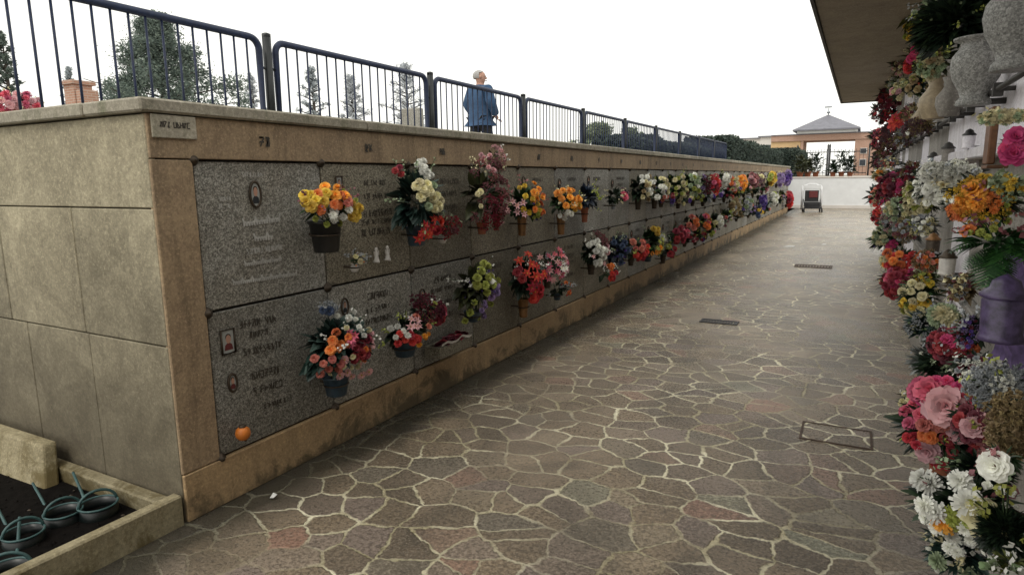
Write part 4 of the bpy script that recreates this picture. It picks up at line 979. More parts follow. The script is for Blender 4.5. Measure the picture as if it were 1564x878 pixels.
L(1143, 276, 7, 11, [('mum', 'dustypink', 5, .12), ('mum', 'palepink', 3, .10)], 'dusty pink bouquet on the far upper row', group=GL, nleaf=20, vase='bronze', vh=.14, vr=.05)
L(1156, 275, 6, 10, [('mum', 'mauve', 4, .12), ('rose', 'cream', 3, .10)], 'mauve and cream bouquet on the far upper row', group=GL, nleaf=20, vase='bronze', vh=.14, vr=.05)
L(1173, 272, 6, 8, [('rose', 'yellow', 5, .15), ('mum', 'lime', 2, .12)], 'yellow bouquet near the far end of the upper row', group=GL, nleaf=20, vase='bronze', vh=.14, vr=.05)
L(1186, 274, 5, 10, [('mum', 'lilac', 4, .17), ('mum', 'cream', 2, .13)], 'lilac and cream bouquet near the far end of the upper row', group=GL, nleaf=20, vase='bronze', vh=.14, vr=.05)
L(1198, 272, 4, 9, [('mum', 'purple', 3, .2), ('mum', 'lilac', 3, .18)], 'purple bouquet last on the upper row', group=GL, nleaf=20, vase='bronze', vh=.14, vr=.05)
# lower row
L(510, 528, 42, 44, [('rose', 'orange', 4, .036, (-.35, .35, .25)), ('rose', 'crimson', 5, .040, (.35, -.05, .3)), ('lily', 'pink', 3, .042, (-.05, .3, .2)), ('mum', 'white', 4, .028, (.15, .6, .4)), ('daisy', 'palepink', 5, .034, (.3, -.6, .6)), ('rose', 'salmon', 4, .033, (-.55, -.35, .35)), ('mum', 'cream', 5, .026), ('rose', 'palepink', 3, .034, (.8, 0, .3)), ('rose', 'orange', 2, .03, (.6, -.4))],
  'large mixed orange, crimson and pink bouquet with blue green leaves on the lower row', vase='bluegrey', vh=.12, vr=.075, dz=-.06, group=GL, leaf='teal', nleaf=95, leafL=1.35)
L(493, 470, 8, 8, [('rose', 'bluish', 2, .035), ('spray', 'silver', 2, .03)], 'small blue flower above the large mixed bouquet', group=GL, nleaf=16, leaf='teal')
L(617, 505, 27, 24, [('lily', 'palepink', 3, .048, (-.2, .5, .3)), ('rose', 'red', 4, .036, (-.4, 0, .4)), ('mum', 'white', 3, .03, (-.6, .3, .3)), ('mum', 'gold', 3, .026, (.4, -.5, .4)), ('rose', 'salmon', 2, .035)],
  'pale pink lilies with red and gold flowers beside the granite flower box', vase='bluegrey', vh=.10, vr=.08, dz=-.0, group=GL, leaf='dark', nleaf=65)
L(644, 478, 20, 22, [('spray', 'burgundy', 6, .05, (-.2, .5, .5)), ('rose', 'crimson', 4, .042, (.4, -.2, .4)), ('rose', 'pink', 3, .040, (.6, -.4, .3)), ('rose', 'lime', 1, .03, (0, .6, .1))],
  'crimson flowers with one lime bloom above the granite flower box', group=GL, leaf='dark', nleaf=45, vase='bronze', vh=.07, vr=.04)
p = on_x(686, 520, PX+.075); bx = empty('flower_box', p, 'grey granite flower box filled with dark red petals and a white ribbon', 'flower box')
mb = MB(); w = .22
for (a, b, c, d) in ((-.07, .07, -w, -w+.02), (-.07, .07, w-.02, w), (.05, .07, -w+.02, w-.02), (-.07, -.05, -w+.02, w-.02), (-.05, .05, -w+.02, w-.02)):
    mb.box(a, b, c, d, -.085, .0 if (b-a) != .1 else -.03, 0, .003)
mb.build('box_body', M['granite2'], bx)
for k in range(16): inst('rose', bloom_mesh('rose', 'burgundy' if k % 3 else 'crimson', None, k % 2), bx, (rnd(-.03, .05), rnd(-.19, .19), rnd(.0, .02)), (rnd(-.4, .4), rnd(-.4, .4), rnd(0, 6)), .034)
mb = MB(); pts = [(.078+.008*sin(i*1.1), -.21+i*.03, .012+.012*sin(i*.9)) for i in range(14)]
for a, b in zip(pts, pts[1:]): mb.add([a, b, (b[0]+.004, b[1], b[2]+.018), (a[0]+.004, a[1], a[2]+.018)], [(0, 1, 2, 3)])
mb.build('ribbon', M['ceramic'], bx)
L(722, 438, 26, 40, [('rose', 'lime', 5, .045, (-.1, .45, .45)), ('mum', 'lime', 4, .040, (0, -.4, .7)), ('rose', 'lilac', 3, .050, (.5, -.15, .25)), ('mum', 'lilac', 3, .035, (.1, -.8, .3)), ('bud', 'purple', 4, .03), ('rose', 'white', 2, .03, (.3, .2))],
  'lime green and lilac bouquet in a dark bowl on the lower row', vase='bowl', vh=.09, vr=.075, dz=-.05, group=GL, leaf='olive', nleaf=60)
L(799, 425, 24, 36, [('poinsettia', 'red', 3, .075, (-.2, .6, .4)), ('poinsettia', 'red', 4, .08, (.1, -.05, .45)), ('rose', 'red', 3, .065, (.15, -.6, .25)), ('rose', 'crimson', 2, .05, (-.7, .3, .2))],
  'bright red poinsettias in an ochre vase on the lower row', vase='brass', vh=.17, vr=.055, dz=-.04, group=GL, leaf='dark', nleaf=60)
L(836, 406, 26, 22, [('lily', 'pink', 9, .062, (0, 0, .85)), ('lily', 'palepink', 8, .058, (0, 0, .9)), ('lily', 'white', 3, .05, (.2, -.2, .5))], 'pink and white lilies beside the bright red poinsettias', group=GL, leaf='green', nleaf=30, vase='bronze', vh=.12, vr=.045)
L(851, 440, 11, 11, [('rose', 'orange', 2, .035), ('bud', 'red', 2, .035)], 'small orange and red flower below the pink and white lilies', group=GL, leaf='dark', nleaf=30, vase='bluegrey', vh=.07, vr=.04)
L(903, 386, 19, 25, [('rose', 'white', 4, .055, (-.1, -.1, .4)), ('mum', 'white', 3, .05, (-.5, .4, .3)), ('spray', 'dustypink', 3, .06, (.2, .7, .3)), ('rose', 'palepink', 3, .055, (.6, .1, .2)), ('lily', 'palepink', 2, .05)], 'white and pale pink rose bouquet on the lower row', group=GL, nleaf=50, leaf='dark', vase='bronze', vh=.12, vr=.05)
L(921, 417, 9, 14, [('rose', 'orange', 2, .05, (0, .6, .2)), ('rose', 'red', 3, .05, (0, -.2, .4))], 'orange and red flower hanging under the white and pale pink roses', group=GL, nleaf=16)
L(937, 382, 13, 26, [('mum', 'bluish', 5, .055, (0, 0, .8)), ('bud', 'purple', 4, .045)], 'dark blue and purple bouquet on the lower row', group=GL, nleaf=60, leaf='navy', vase='bluegrey', vh=.12, vr=.055)
L(964, 381, 14, 16, [('rose', 'salmon', 3, .06, (-.2, .4, .4)), ('rose', 'red', 5, .055, (0, 0, .6)), ('rose', 'crimson', 3, .05, (.2, -.6, .3))], 'salmon and red roses right of the dark blue bouquet', group=GL, nleaf=35, vase='bronze', vh=.12, vr=.05)
L(990, 370, 14, 23, [('mum', 'yellow', 3, .055, (-.1, .7, .2)), ('lily', 'lime', 4, .065, (0, .1, .5)), ('mum', 'white', 2, .05, (.4, .2)), ('rose', 'gold', 2, .05, (-.2, -.4))], 'yellow and lime lilies on the lower row', group=GL, nleaf=55, vase='bluegrey', vh=.13, vr=.06)
L(1013, 382, 9, 12, [('rose', 'crimson', 3, .065), ('mum', 'lime', 1, .05, (-.6, .5, .1))], 'small crimson bouquet right of the yellow and lime lilies', group=GL, nleaf=30, leaf='dark', vase='bronze', vh=.12, vr=.05)
L(1029, 358, 14, 12, [('rose', 'crimson', 6, .075, (0, 0, .8)), ('rose', 'pink', 3, .07, (.4, 0, .3))], 'wide crimson and pink bouquet on the lower row', group=GL, nleaf=30, vase='steel', vh=.12, vr=.05)
L(1048, 341, 8, 12, [('rose', 'salmon', 3, .08), ('rose', 'orange', 2, .07)], 'salmon orange bouquet beside the wide crimson one', group=GL, nleaf=25, leaf='dark', vase='bronze', vh=.12, vr=.05)
L(1067, 340, 7, 14, [('rose', 'orange', 2, .08), ('rose', 'pink', 2, .07)], 'orange and pink bouquet on the far lower row', group=GL, nleaf=35, leaf='dark', vase='bronze', vh=.12, vr=.05)
L(1088, 338, 8, 12, [('mum', 'white', 5, .085, (0, 0, .5)), ('mum', 'cream', 2, .07)], 'white bouquet on the far lower row', group=GL, nleaf=45, leaf='dark', vase='bronze', vh=.12, vr=.05)
L(1115, 316, 10, 11, [('mum', 'tan', 6, .10), ('mum', 'cream', 2, .08), ('mum', 'silver', 2, .08)], 'faded tan bouquet on the far lower row', group=GL, nleaf=30, leaf='olive', vase='bronze', vh=.12, vr=.05)
L(1135, 313, 7, 12, [('mum', 'silver', 4, .10), ('mum', 'palegreen', 3, .09)], 'grey green bouquet between the tan and the purple ones', group=GL, nleaf=30, leaf='olive', vase='bronze', vh=.12, vr=.05)
L(1158, 309, 8, 11, [('mum', 'purple', 6, .13), ('mum', 'lilac', 2, .1)], 'purple bouquet near the far end of the lower row', group=GL, nleaf=25, leaf='dark', vase='bronze', vh=.12, vr=.05)
L(1152, 322, 8, 9, [('mum', 'yellow', 2, .08), ('mum', 'bluish', 2, .1)], 'dark blue foliage with yellow flowers under the far purple bouquet', group=GL, nleaf=45, leaf='navy')
L(1177, 304, 6, 9, [('mum', 'white', 3, .13), ('mum', 'lime', 2, .12)], 'white and lime bouquet near the far end of the lower row', group=GL, nleaf=25, vase='bronze', vh=.12, vr=.05)
L(1201, 305, 5, 11, [('rose', 'red', 4, .20), ('rose', 'crimson', 2, .18)], 'red bouquet last on the lower row', group=GL, nleaf=20, vase='bronze', vh=.12, vr=.05)
for (px, py, lf) in ((1010, 300, 'dark'), (1036, 303, 'green'), (1058, 300, 'olive'), (1074, 301, 'dark'), (1091, 295, 'green'), (1106, 296, 'dark'), (1121, 294, 'olive'), (1136, 290, 'green'), (1150, 289, 'dark'), (1164, 286, 'green'),
                     (1046, 362, 'dark'), (1062, 360, 'green'), (1078, 352, 'olive'), (1098, 338, 'dark'), (1106, 330, 'green'), (1125, 326, 'olive'), (1143, 321, 'dark'), (1168, 316, 'green'), (1187, 305, 'dark'), (1192, 299, 'olive')):
    L(px, py, 7, 9, [('mum', random.choice(('cream', 'lilac', 'tan', 'dustypink', 'silver', 'crimson', 'lime')), 2, .05), ('rose', random.choice(('burgundy', 'salmon', 'palepink', 'purple')), 1, .05)], 'small dark leafy bunch with a few dull blooms filling a gap between far bouquets', group='leafy filler bunches at the far end of the left niche wall', leaf=lf, nleaf=60, vase='bronze', vh=.10, vr=.045)
# orange globe candle at the foot of the first lower slab
p = on_x(371, 661, PX+.045); cd = empty('globe_candle', p, 'round orange globe candle on the ledge of the lower corner slab', 'candle')
mb = MB(); mb.lathe([(.0, -.035), (.022, -.033), (.034, -.018), (.038, 0), (.033, .02), (.02, .031), (.012, .034)], (0, 0, 0), 18); mb.build('globe', M['orangewax'], cd)
mb = MB(); mb.lathe([(.018, .030), (.018, .042), (.006, .046), (0, .046)], (0, 0, 0), 12); mb.tube([(-.04, 0, -.030), (.02, 0, -.036)], .006, 6); mb.build('cap', M['bronze'], cd)
for (px, py, lab) in ((575, 389, 'small white angel figure on the second upper slab'), (592, 386, 'second white angel figure beside the first, farther right')):
    p = on_x(px, py, PX+.03); mb = MB(); mb.lathe([(.020, -.045), (.016, -.03), (.010, 0), (.012, .012), (.006, .02), (.011, .03), (.010, .042), (0, .048)], (0, 0, 0), 12)
    for s_ in (-1, 1): mb.add([(0, 0, .01), (0, s_*.026, .028), (0, s_*.022, -.008)], [(0, 1, 2)])
    mb.tube([(-.03, 0, -.047), (.02, 0, -.047)], .007, 5); o = mb.build('angel_figure', M['ceramic'], None, p); tag(o, lab, 'figurine')

# ------------------------------------------------------------------ flowers: right wall
GR = 'flower arrangements hung on the right niche building'
RZ = R(-112)
def Rr(px, py, hwpx, hhpx, blooms, label, X=.38, **kw):
    p = on_x(px, py, X); s = scale_at(p); hh = hhpx*s; kw.pop('hw', 0)
    hw = hwpx*s*1.12
    blooms = [(b[0], b[1], int(b[2]*(2.3 if len(b) == 4 else 1.45)+.5) if b[2] > 2 else b[2], b[3]*(.86 if b[2] < 3 else .60 if b[0] != 'spray' else .8), *b[4:]) for b in blooms]
    kw['nleaf'] = int(kw.get('nleaf', 55)*2.0); kw['leafL'] = kw.get('leafL', 1.1)*1.2
    return arrangement(p, 1, hw, hh, blooms, label, depth=kw.pop('depth', min(.16, max(.06, hw))), group=GR, rz=RZ, **kw)
# above the bar, far to near
Rr(1343, 172, 9, 16, [('spray', 'burgundy', 4, .11), ('rose', 'crimson', 3, .07)], 'burgundy bouquet under the far corner of the canopy', leaf='dark', nleaf=40)
Rr(1344, 212, 10, 20, [('rose', 'crimson', 8, .07), ('rose', 'burgundy', 6, .08), ('rose', 'salmon', 3, .06)], 'crimson mass of roses at the far end above the bar', leaf='dark', nleaf=40)
Rr(1346, 245, 10, 18, [('spray', 'mauve', 5, .10), ('rose', 'burgundy', 4, .08)], 'dull mauve bouquet at the far end level with the bar', leaf='olive', nleaf=40)
Rr(1362, 150, 17, 18, [('rose', 'burgundy', 8, .075), ('rose', 'crimson', 8, .07), ('rose', 'dustypink', 4, .06)], 'burgundy and crimson roses left of the bright red poinsettia', leaf='dark', nleaf=50)
Rr(1378, 186, 14, 12, [('poinsettia', 'red', 4, .13, (0, .1, .5)), ('poinsettia', 'red', 2, .10, (-.6, -.4, .2))], 'big bright red poinsettia above the bar', nleaf=18, vase='steel', vh=.14, vr=.05)
Rr(1365, 205, 14, 18, [('spray', 'mauve', 5, .09), ('spray', 'dustypink', 3, .07), ('rose', 'burgundy', 4, .06)], 'faded mauve sprays below the bright red poinsettia', leaf='olive', nleaf=50)
Rr(1362, 20, 13, 26, [('bud', 'red', 4, .05), ('spray', 'mauve', 4, .08), ('spray', 'salmon', 3, .06)], 'thin salmon and mauve sprays hanging at the top beside the canopy', X=.40, leaf='dark', nleaf=55)
Rr(1364, 72, 20, 30, [('spray', 'mauve', 7, .09), ('mum', 'dustypink', 6, .055), ('mum', 'tan', 3, .05)], 'muted mauve and dusty pink bouquet high beside the canopy', X=.40, leaf='olive', nleaf=60)
Rr(1362, 110, 20, 18, [('mum', 'palegreen', 5, .05), ('mum', 'cream', 4, .05), ('rose', 'salmon', 2, .05)], 'pale green and cream bouquet high on the building below the mauve one', leaf='teal', nleaf=60)
Rr(1399, 20, 11, 42, [('mum', 'lime', 12, .06, (0, 0, .9)), ('mum', 'yellow', 8, .05, (0, 0, .9))], 'hanging yellow green flower spike near the top of the picture', X=.36, leaf='lime', nleaf=60, hw=.09)
Rr(1400, 88, 14, 24, [('rose', 'magenta', 3, .062, (.3, .6, .25)), ('rose', 'magenta', 2, .058, (.0, .0, .2)), ('rose', 'red', 2, .062, (-.4, -.5, .2))], 'cascade of magenta and red roses below the yellow green spike', leaf='olive', nleaf=40)
Rr(1428, 92, 18, 32, [('mum', 'palegreen', 6, .05), ('mum', 'cream', 4, .045), ('rose', 'tan', 3, .045)], 'pale green hanging bouquet between the magenta roses and the dark foliage', leaf='olive', nleaf=80)
Rr(1388, 138, 22, 16, [('mum', 'cream', 5, .05), ('rose', 'palepink', 3, .045, (-.5, 0, .3)), ('rose', 'gold', 2, .04)], 'cream and pale pink bouquet above the bright red poinsettia', leaf='green', nleaf=60)
Rr(1410, 128, 20, 14, [('rose', 'tan', 3, .045), ('bud', 'salmon', 2, .03)], 'tan flowers in dark blue green leaves above the stoneware vases', leaf='teal', nleaf=70)
Rr(1462, 40, 52, 55, [('bud', 'palegreen', 5, .03, (0, .7, .6))], 'big dark green hanging foliage at the top right', X=.40, leaf='dark', nleaf=420, leafL=.8, leafW=.2, depth=.16)
Rr(1445, 10, 40, 22, [('mum', 'palegreen', 3, .03)], 'green leafy spray at the top edge above the dark hanging foliage', X=.36, leaf='green', nleaf=160, leafL=.7)
# vases above the bar
def vase(px, py, hpx, m, label, name='stone_urn', X=.42, prof=None, seg=28):
    p = on_x(px, py, X); s = scale_at(p); h = hpx*s; r = empty(name, p-Vector((0, 0, h/2)), label, 'urn' if name == 'stone_urn' else 'vase')
    prof = prof or [(.30, 0), (.32, .03), (.30, .08), (.24, .13), (.28, .22), (.42, .42), (.47, .60), (.44, .74), (.34, .84), (.29, .89), (.33, .94), (.44, .97), (.45, 1.0), (.37, 1.0), (.28, .93), (.26, .85)]
    mb = MB(); mb.lathe([(a*h*.74, b*h) for a, b in prof], (0, 0, 0), seg); mb.build('urn_body' if name == 'stone_urn' else 'vase_body', m, r)
    mb = MB(); mb.tube([(0, 0, h*.05), (XR-p.x, 0, h*.05)], .014, 8); mb.build('bracket', M['fascia'], r)
    return r
vase(1556, 38, 135, M['urn'], 'larger speckled grey granite urn at the top right corner')
vase(1491, 110, 100, M['urn'], 'smaller speckled grey granite urn in front of the dark hanging foliage')
vprof = [(.30, 0), (.33, .04), (.46, .30), (.45, .50), (.28, .68), (.20, .80), (.30, 1.0), (.24, 1.0), (.14, .8)]
vase(1428, 150, 62, M['beigevase'], 'beige stoneware vase with narrow neck above the bar', 'stoneware_vase', prof=vprof)
vase(1452, 148, 58, M['greymarble'], 'greyish stoneware vase right of the beige one', 'stoneware_vase', prof=vprof)
vase(1408, 178, 40, M['beigevase'], 'small tan vase left of the beige stoneware vase', 'stoneware_vase', prof=vprof)
Rr(1405, 195, 18, 12, [('rose', 'white', 1, .035), ('spray', 'mauve', 4, .05), ('spray', 'tan', 3, .05)], 'dry mauve and tan sprays with a white bloom under the tan vase', leaf='dry', nleaf=45)
# middle rows
Rr(1347, 268, 11, 13, [('rose', 'orange', 2, .07), ('mum', 'cream', 4, .07), ('mum', 'gold', 2, .06)], 'orange and cream bouquet far along below the bar', leaf='olive', nleaf=40)
Rr(1372, 285, 26, 22, [('rose', 'crimson', 9, .065, (-.2, 0, .7)), ('rose', 'burgundy', 8, .065), ('rose', 'magenta', 3, .055)], 'wide crimson and burgundy rose bouquet below the bar', leaf='dark', nleaf=60)
Rr(1340, 300, 9, 20, [('rose', 'salmon', 3, .08), ('rose', 'red', 3, .08), ('mum', 'white', 1, .07)], 'salmon and red bouquet in front of the white end wall', leaf='teal', nleaf=50)
Rr(1345, 330, 10, 14, [('rose', 'red', 5, .085), ('poinsettia', 'red', 2, .10)], 'red flowers above the cream and magenta bouquet', nleaf=40, leaf='dark')
Rr(1378, 320, 20, 18, [('mum', 'palegreen', 5, .055), ('mum', 'cream', 4, .05), ('rose', 'burgundy', 2, .05)], 'pale green and cream bouquet with a burgundy rose in the middle row', leaf='silver', nleaf=60)
Rr(1408, 300, 20, 30, [('mum', 'cream', 8, .045), ('mum', 'lime', 5, .04), ('rose', 'cream', 4, .045)], 'cream and lime flowers left of the large white bouquet', leaf='olive', nleaf=60)
Rr(1442, 282, 34, 33, [('mum', 'white', 6, .050, (-.1, .0, .6)), ('rose', 'white', 5, .045, (-.4, -.3, .5)), ('lily', 'cream', 5, .055, (.0, .2, .6)), ('mum', 'yellow', 3, .03, (.7, .3, .3))], 'large white lily and rose bouquet left of the orange one', leaf='dark', nleaf=80)
Rr(1460, 262, 38, 10, [('mum', 'white', 7, .032), ('spray', 'white', 5, .05)], 'band of small white flowers on top of the large white bouquet', leaf='silver', nleaf=30)
Rr(1500, 306, 38, 36, [('rose', 'gold', 1, .046, (-.1, .45, .05)), ('mum', 'gold', 9, .032, (-.15, -.05, .35)), ('mum', 'orange', 6, .028, (-.55, -.45, .25)), ('mum', 'orange', 4, .026, (.3, .0, .4)), ('mum', 'yellow', 9, .022, (.35, .4, .6)), ('mum', 'lime', 6, .020, (.4, -.6, .5)), ('mum', 'white', 3, .026, (-.75, -.05, .2)), ('spray', 'yellow', 6, .03)],
   'large orange and yellow chrysanthemum bouquet over fern leaves', leaf='dark', nleaf=130, X=.36)
Rr(1520, 368, 52, 26, [('mum', 'lime', 3, .018, (-.2, .6, .3)), ('rose', 'orange', 1, .02, (-.4, .7, .1))], 'broad green fern fronds under the orange and yellow bouquet', leaf='fern', nleaf=30, fern=26, X=.34)
Rr(1556, 225, 16, 30, [('rose', 'magenta', 2, .034, (.0, -.3, .2)), ('rose', 'magenta', 1, .034, (.1, .35, .2))], 'big magenta rose at the right edge beside the wooden plaque', leaf='dark', nleaf=50, X=.34)
Rr(1535, 180, 30, 10, [('mum', 'cream', 7, .020), ('mum', 'palegreen', 6, .018)], 'cream and pale green flowers above the wooden plaque', leaf='olive', nleaf=60, X=.38)
Rr(1548, 285, 18, 18, [('mum', 'yellow', 3, .018), ('spray', 'palegreen', 2, .03)], 'dark leaves with tiny yellow flowers under the magenta rose', leaf='teal', nleaf=70, X=.34)
# wooden plaque
p = on_x(1514, 208, .40); wp = empty('wooden_plaque', p, 'reddish brown wooden plaque standing on the ledge behind the orange bouquet', 'plaque')
mb = MB(); mb.box(-.012, .012, -.05, .05, -.10, .10, 0, .004); mb.build('board', M['wood'], wp); mb = MB(); mb.box(-.012, .05, -.06, .06, -.115, -.103, 0, .002); mb.build('stand', M['wood'], wp)
# small grave lights and frames on the ledge
def lantern(px, py, hpx, label, m, cap, X=.42, name='grave_lantern'):
    p = on_x(px, py, X); s = scale_at(p); h = hpx*s; r = empty(name, p-Vector((0, 0, h/2)), label, 'lantern')
    mb = MB(); mb.lathe([(h*.24, 0), (h*.30, .02*h), (h*.28, .08*h), (h*.26, .12*h), (h*.28, .6*h), (h*.25, .66*h)], (0, 0, 0), 20); mb.build('glass_body', m, r)
    mb = MB(); mb.lathe([(h*.31, .66*h), (h*.32, .70*h), (h*.20, .80*h), (h*.17, .90*h), (h*.08, .96*h), (0, h)], (0, 0, 0), 20); mb.build('lid', cap, r)
    mb = MB(); mb.tube([(0, 0, h*.03), (XR-p.x, 0, h*.03)], .01, 6); mb.build('bracket', M['fascia'], r)
    return r
lantern(1533, 470, 105, 'purple glass grave lantern with an amber lid', M['purple'], M['purple'], .36)
p = on_x(1527, 436, .36); mb = MB(); mb.lathe([(.0, -.004), (.028, 0), (.030, .012), (.018, .022), (0, .026)], (0, 0, 0), 16); o = mb.build('wax_disc', M['amber'], None, p); tag(o, 'small amber wax disc lying on the purple lantern', 'candle')
lantern(1447, 400, 40, 'clear pale grave lantern left of the fern fronds', M['ceramic'], M['bronze'])
lantern(1425, 372, 34, 'small brown grave lantern left of the pale one', M['bronze'], M['brass'])
lantern(1448, 232, 30, 'small grey grave lantern on the ledge', M['greymarble'], M['fascia'], .44)
lantern(1480, 212, 30, 'black and grey grave lantern on the ledge left of the wooden plaque', M['marble'], M['black'], .44)
lantern(1425, 245, 26, 'little steel grave lantern on the ledge, farthest of the three there', M['steel'], M['fascia'], .44)
# purple cloth
p = on_x(1545, 500, .44); mb = MB(); n = 16; m_ = 14
for i in range(n+1):
    for k in range(m_+1): mb.v.append((.02*sin(i*1.4+k*.3)+.01*sin(k*1.7), (i/n-.5)*.28, (k/m_-.5)*.5+.01*sin(i*.8)))
for i in range(n):
    for k in range(m_): a = i*(m_+1)+k; mb.f.append((a, a+m_+1, a+m_+2, a+1)); mb.m.append(0); mb.sm.append(True)
o = mb.build('purple_drape', M['purplecloth'], None, p); tag(o, 'purple cloth hanging behind the purple glass lantern', 'cloth')
# lower rows
Rr(1356, 367, 20, 20, [('mum', 'palegreen', 5, .07, (-.2, .4, .5)), ('mum', 'cream', 4, .06, (-.3, .3, .5)), ('rose', 'magenta', 2, .065, (.4, -.2, .3)), ('bud', 'purple', 3, .05)], 'cream green bouquet with magenta roses at the path edge', nleaf=60, leaf='green')
Rr(1380, 398, 24, 17, [('rose', 'orange', 4, .065, (-.3, .2, .5)), ('rose', 'red', 5, .06, (.1, .1, .6)), ('mum', 'cream', 3, .055, (-.7, -.2, .3)), ('mum', 'white', 2, .05, (.5, -.5, .3))], 'orange and red bouquet with white flowers in the lower row', nleaf=50)
Rr(1378, 432, 24, 26, [('rose', 'crimson', 8, .058), ('rose', 'magenta', 4, .055, (.1, .3, .5)), ('rose', 'pink', 3, .055, (-.1, .4, .4))], 'crimson and magenta bouquet below the orange and red one', nleaf=50, leaf='dark')
Rr(1404, 452, 22, 28, [('rose', 'cream', 6, .048, (0, 0, .8)), ('rose', 'yellow', 5, .042, (.0, 0, .8)), ('mum', 'lime', 3, .04, (-.4, -.7, .3))], 'yellow and cream roses right of the crimson and magenta bouquet', nleaf=60)
Rr(1418, 498, 26, 22, [('spray', 'silver', 3, .04), ('bud', 'palegreen', 3, .03)], 'grey blue foliage clump below the yellow roses', leaf='teal', nleaf=130)
Rr(1443, 480, 16, 18, [('mum', 'palegreen', 4, .05), ('mum', 'cream', 2, .045)], 'round pale green bloom cluster above the dark pink bouquet', leaf='silver', nleaf=40)
Rr(1455, 525, 26, 26, [('rose', 'crimson', 8, .040), ('rose', 'magenta', 4, .038, (.2, .4, .5)), ('rose', 'orange', 1, .03, (.9, 0, .1)), ('rose', 'burgundy', 4, .036)], 'dark pink and crimson bouquet below the pale green cluster', leaf='dark', nleaf=50)
Rr(1425, 552, 24, 28, [('bud', 'white', 2, .03), ('spray', 'mauve', 2, .04)], 'dull green leaves with white buds at the path edge', leaf='silver', nleaf=70)
Rr(1440, 560, 30, 24, [('bud', 'burgundy', 2, .03)], 'dark green leaves below the dark pink bouquet', leaf='dark', nleaf=110)
Rr(1530, 585, 34, 30, [('spray', 'silver', 7, .05), ('spray', 'white', 4, .04), ('mum', 'yellow', 2, .02, (-.8, -.6, .2))], 'wispy silver white sprays under the purple cloth', leaf='silver', nleaf=90, leafW=.07)
Rr(1402, 612, 20, 20, [('mum', 'cream', 6, .032), ('mum', 'palegreen', 4, .03)], 'small cream and pale green flowers at the path edge left of the pink peonies', nleaf=60, leaf='olive', X=.34)
Rr(1466, 603, 48, 34, [('rose', 'palepink', 2, .072, (-.15, -.1, .15)), ('rose', 'pink', 2, .066, (.55, .2, .15)), ('rose', 'pink', 2, .055, (-.7, .1, .2)), ('rose', 'palepink', 3, .052, (.2, -.7, .4)), ('rose', 'magenta', 4, .036), ('mum', 'yellow', 4, .02, (.9, 0, .3))], 'large pink peonies with yellow filler flowers', nleaf=80, leaf='dark')
Rr(1443, 655, 50, 48, [('rose', 'pink', 3, .050, (-.65, .45, .3)), ('rose', 'salmon', 2, .042, (-.05, .35, .2)), ('rose', 'orange', 2, .036, (-.15, .05, .12)), ('rose', 'palepink', 1, .064, (-.15, -.5, .03)), ('rose', 'red', 3, .040, (-.5, -.35, .15)), ('rose', 'crimson', 5, .040, (.4, .2, .5)), ('rose', 'red', 2, .036, (.2, -.85, .15)), ('rose', 'palepink', 2, .044, (.7, .4, .2))], 'pink, orange and red roses with one big pale pink rose', nleaf=90, leaf='dark', vase='terra', vh=.09, vr=.06, dz=-.02)
Rr(1505, 648, 34, 32, [('rose', 'burgundy', 7, .034), ('rose', 'crimson', 4, .034), ('rose', 'palepink', 2, .036, (-.2, .1, .3))], 'burgundy roses right of the big pale pink rose', nleaf=80, leaf='dark')
Rr(1547, 645, 16, 42, [('spray', 'tan', 9, .05)], 'dry tan grass plume at the right edge', nleaf=120, leaf='dry', leafW=.05, leafL=1.4)
Rr(1532, 700, 22, 19, [('rose', 'white', 1, .042, (-.05, 0, .03))], 'single large white rose at the right edge', nleaf=30, leaf='green', X=.34)
Rr(1500, 720, 40, 34, [('bud', 'palegreen', 2, .02)], 'dark leafy clump under the burgundy roses', nleaf=200, leaf='dark', leafL=.8)
Rr(1478, 772, 58, 46, [('mum', 'white', 2, .042, (-.75, .55, .15)), ('mum', 'white', 2, .036, (-.5, .1, .15)), ('mum', 'white', 2, .042, (.0, .75, .2)), ('rose', 'cream', 2, .050, (.5, .25, .2)), ('bud', 'white', 4, .05, (.6, .7, .3)), ('mum', 'gold', 1, .036, (-.3, -.3, .05)), ('mum', 'white', 3, .030, (.2, -.55, .5)), ('mum', 'lime', 4, .026, (.1, -.1, .3)), ('mum', 'white', 2, .026, (-.5, -.6, .2))], 'white chrysanthemums with one golden bloom and cream roses', nleaf=110, leaf='dark', X=.32)
Rr(1465, 845, 36, 38, [('mum', 'white', 3, .032, (.1, .7, .3)), ('mum', 'palegreen', 2, .03, (0, -.2, .6)), ('bud', 'white', 4, .035)], 'white buds and grey green leaves at the bottom edge', nleaf=90, leaf='teal', X=.32)
Rr(1535, 815, 38, 75, [('bud', 'white', 2, .02)], 'tall mass of dark green leaves in the bottom right corner', nleaf=420, leaf='dark', leafL=.5, X=.38, hw=.16)
Rr(1545, 862, 26, 18, [('bud', 'palegreen', 3, .045)], 'pale green leaves in the bottom right corner', nleaf=40, leaf='lime', X=.34)

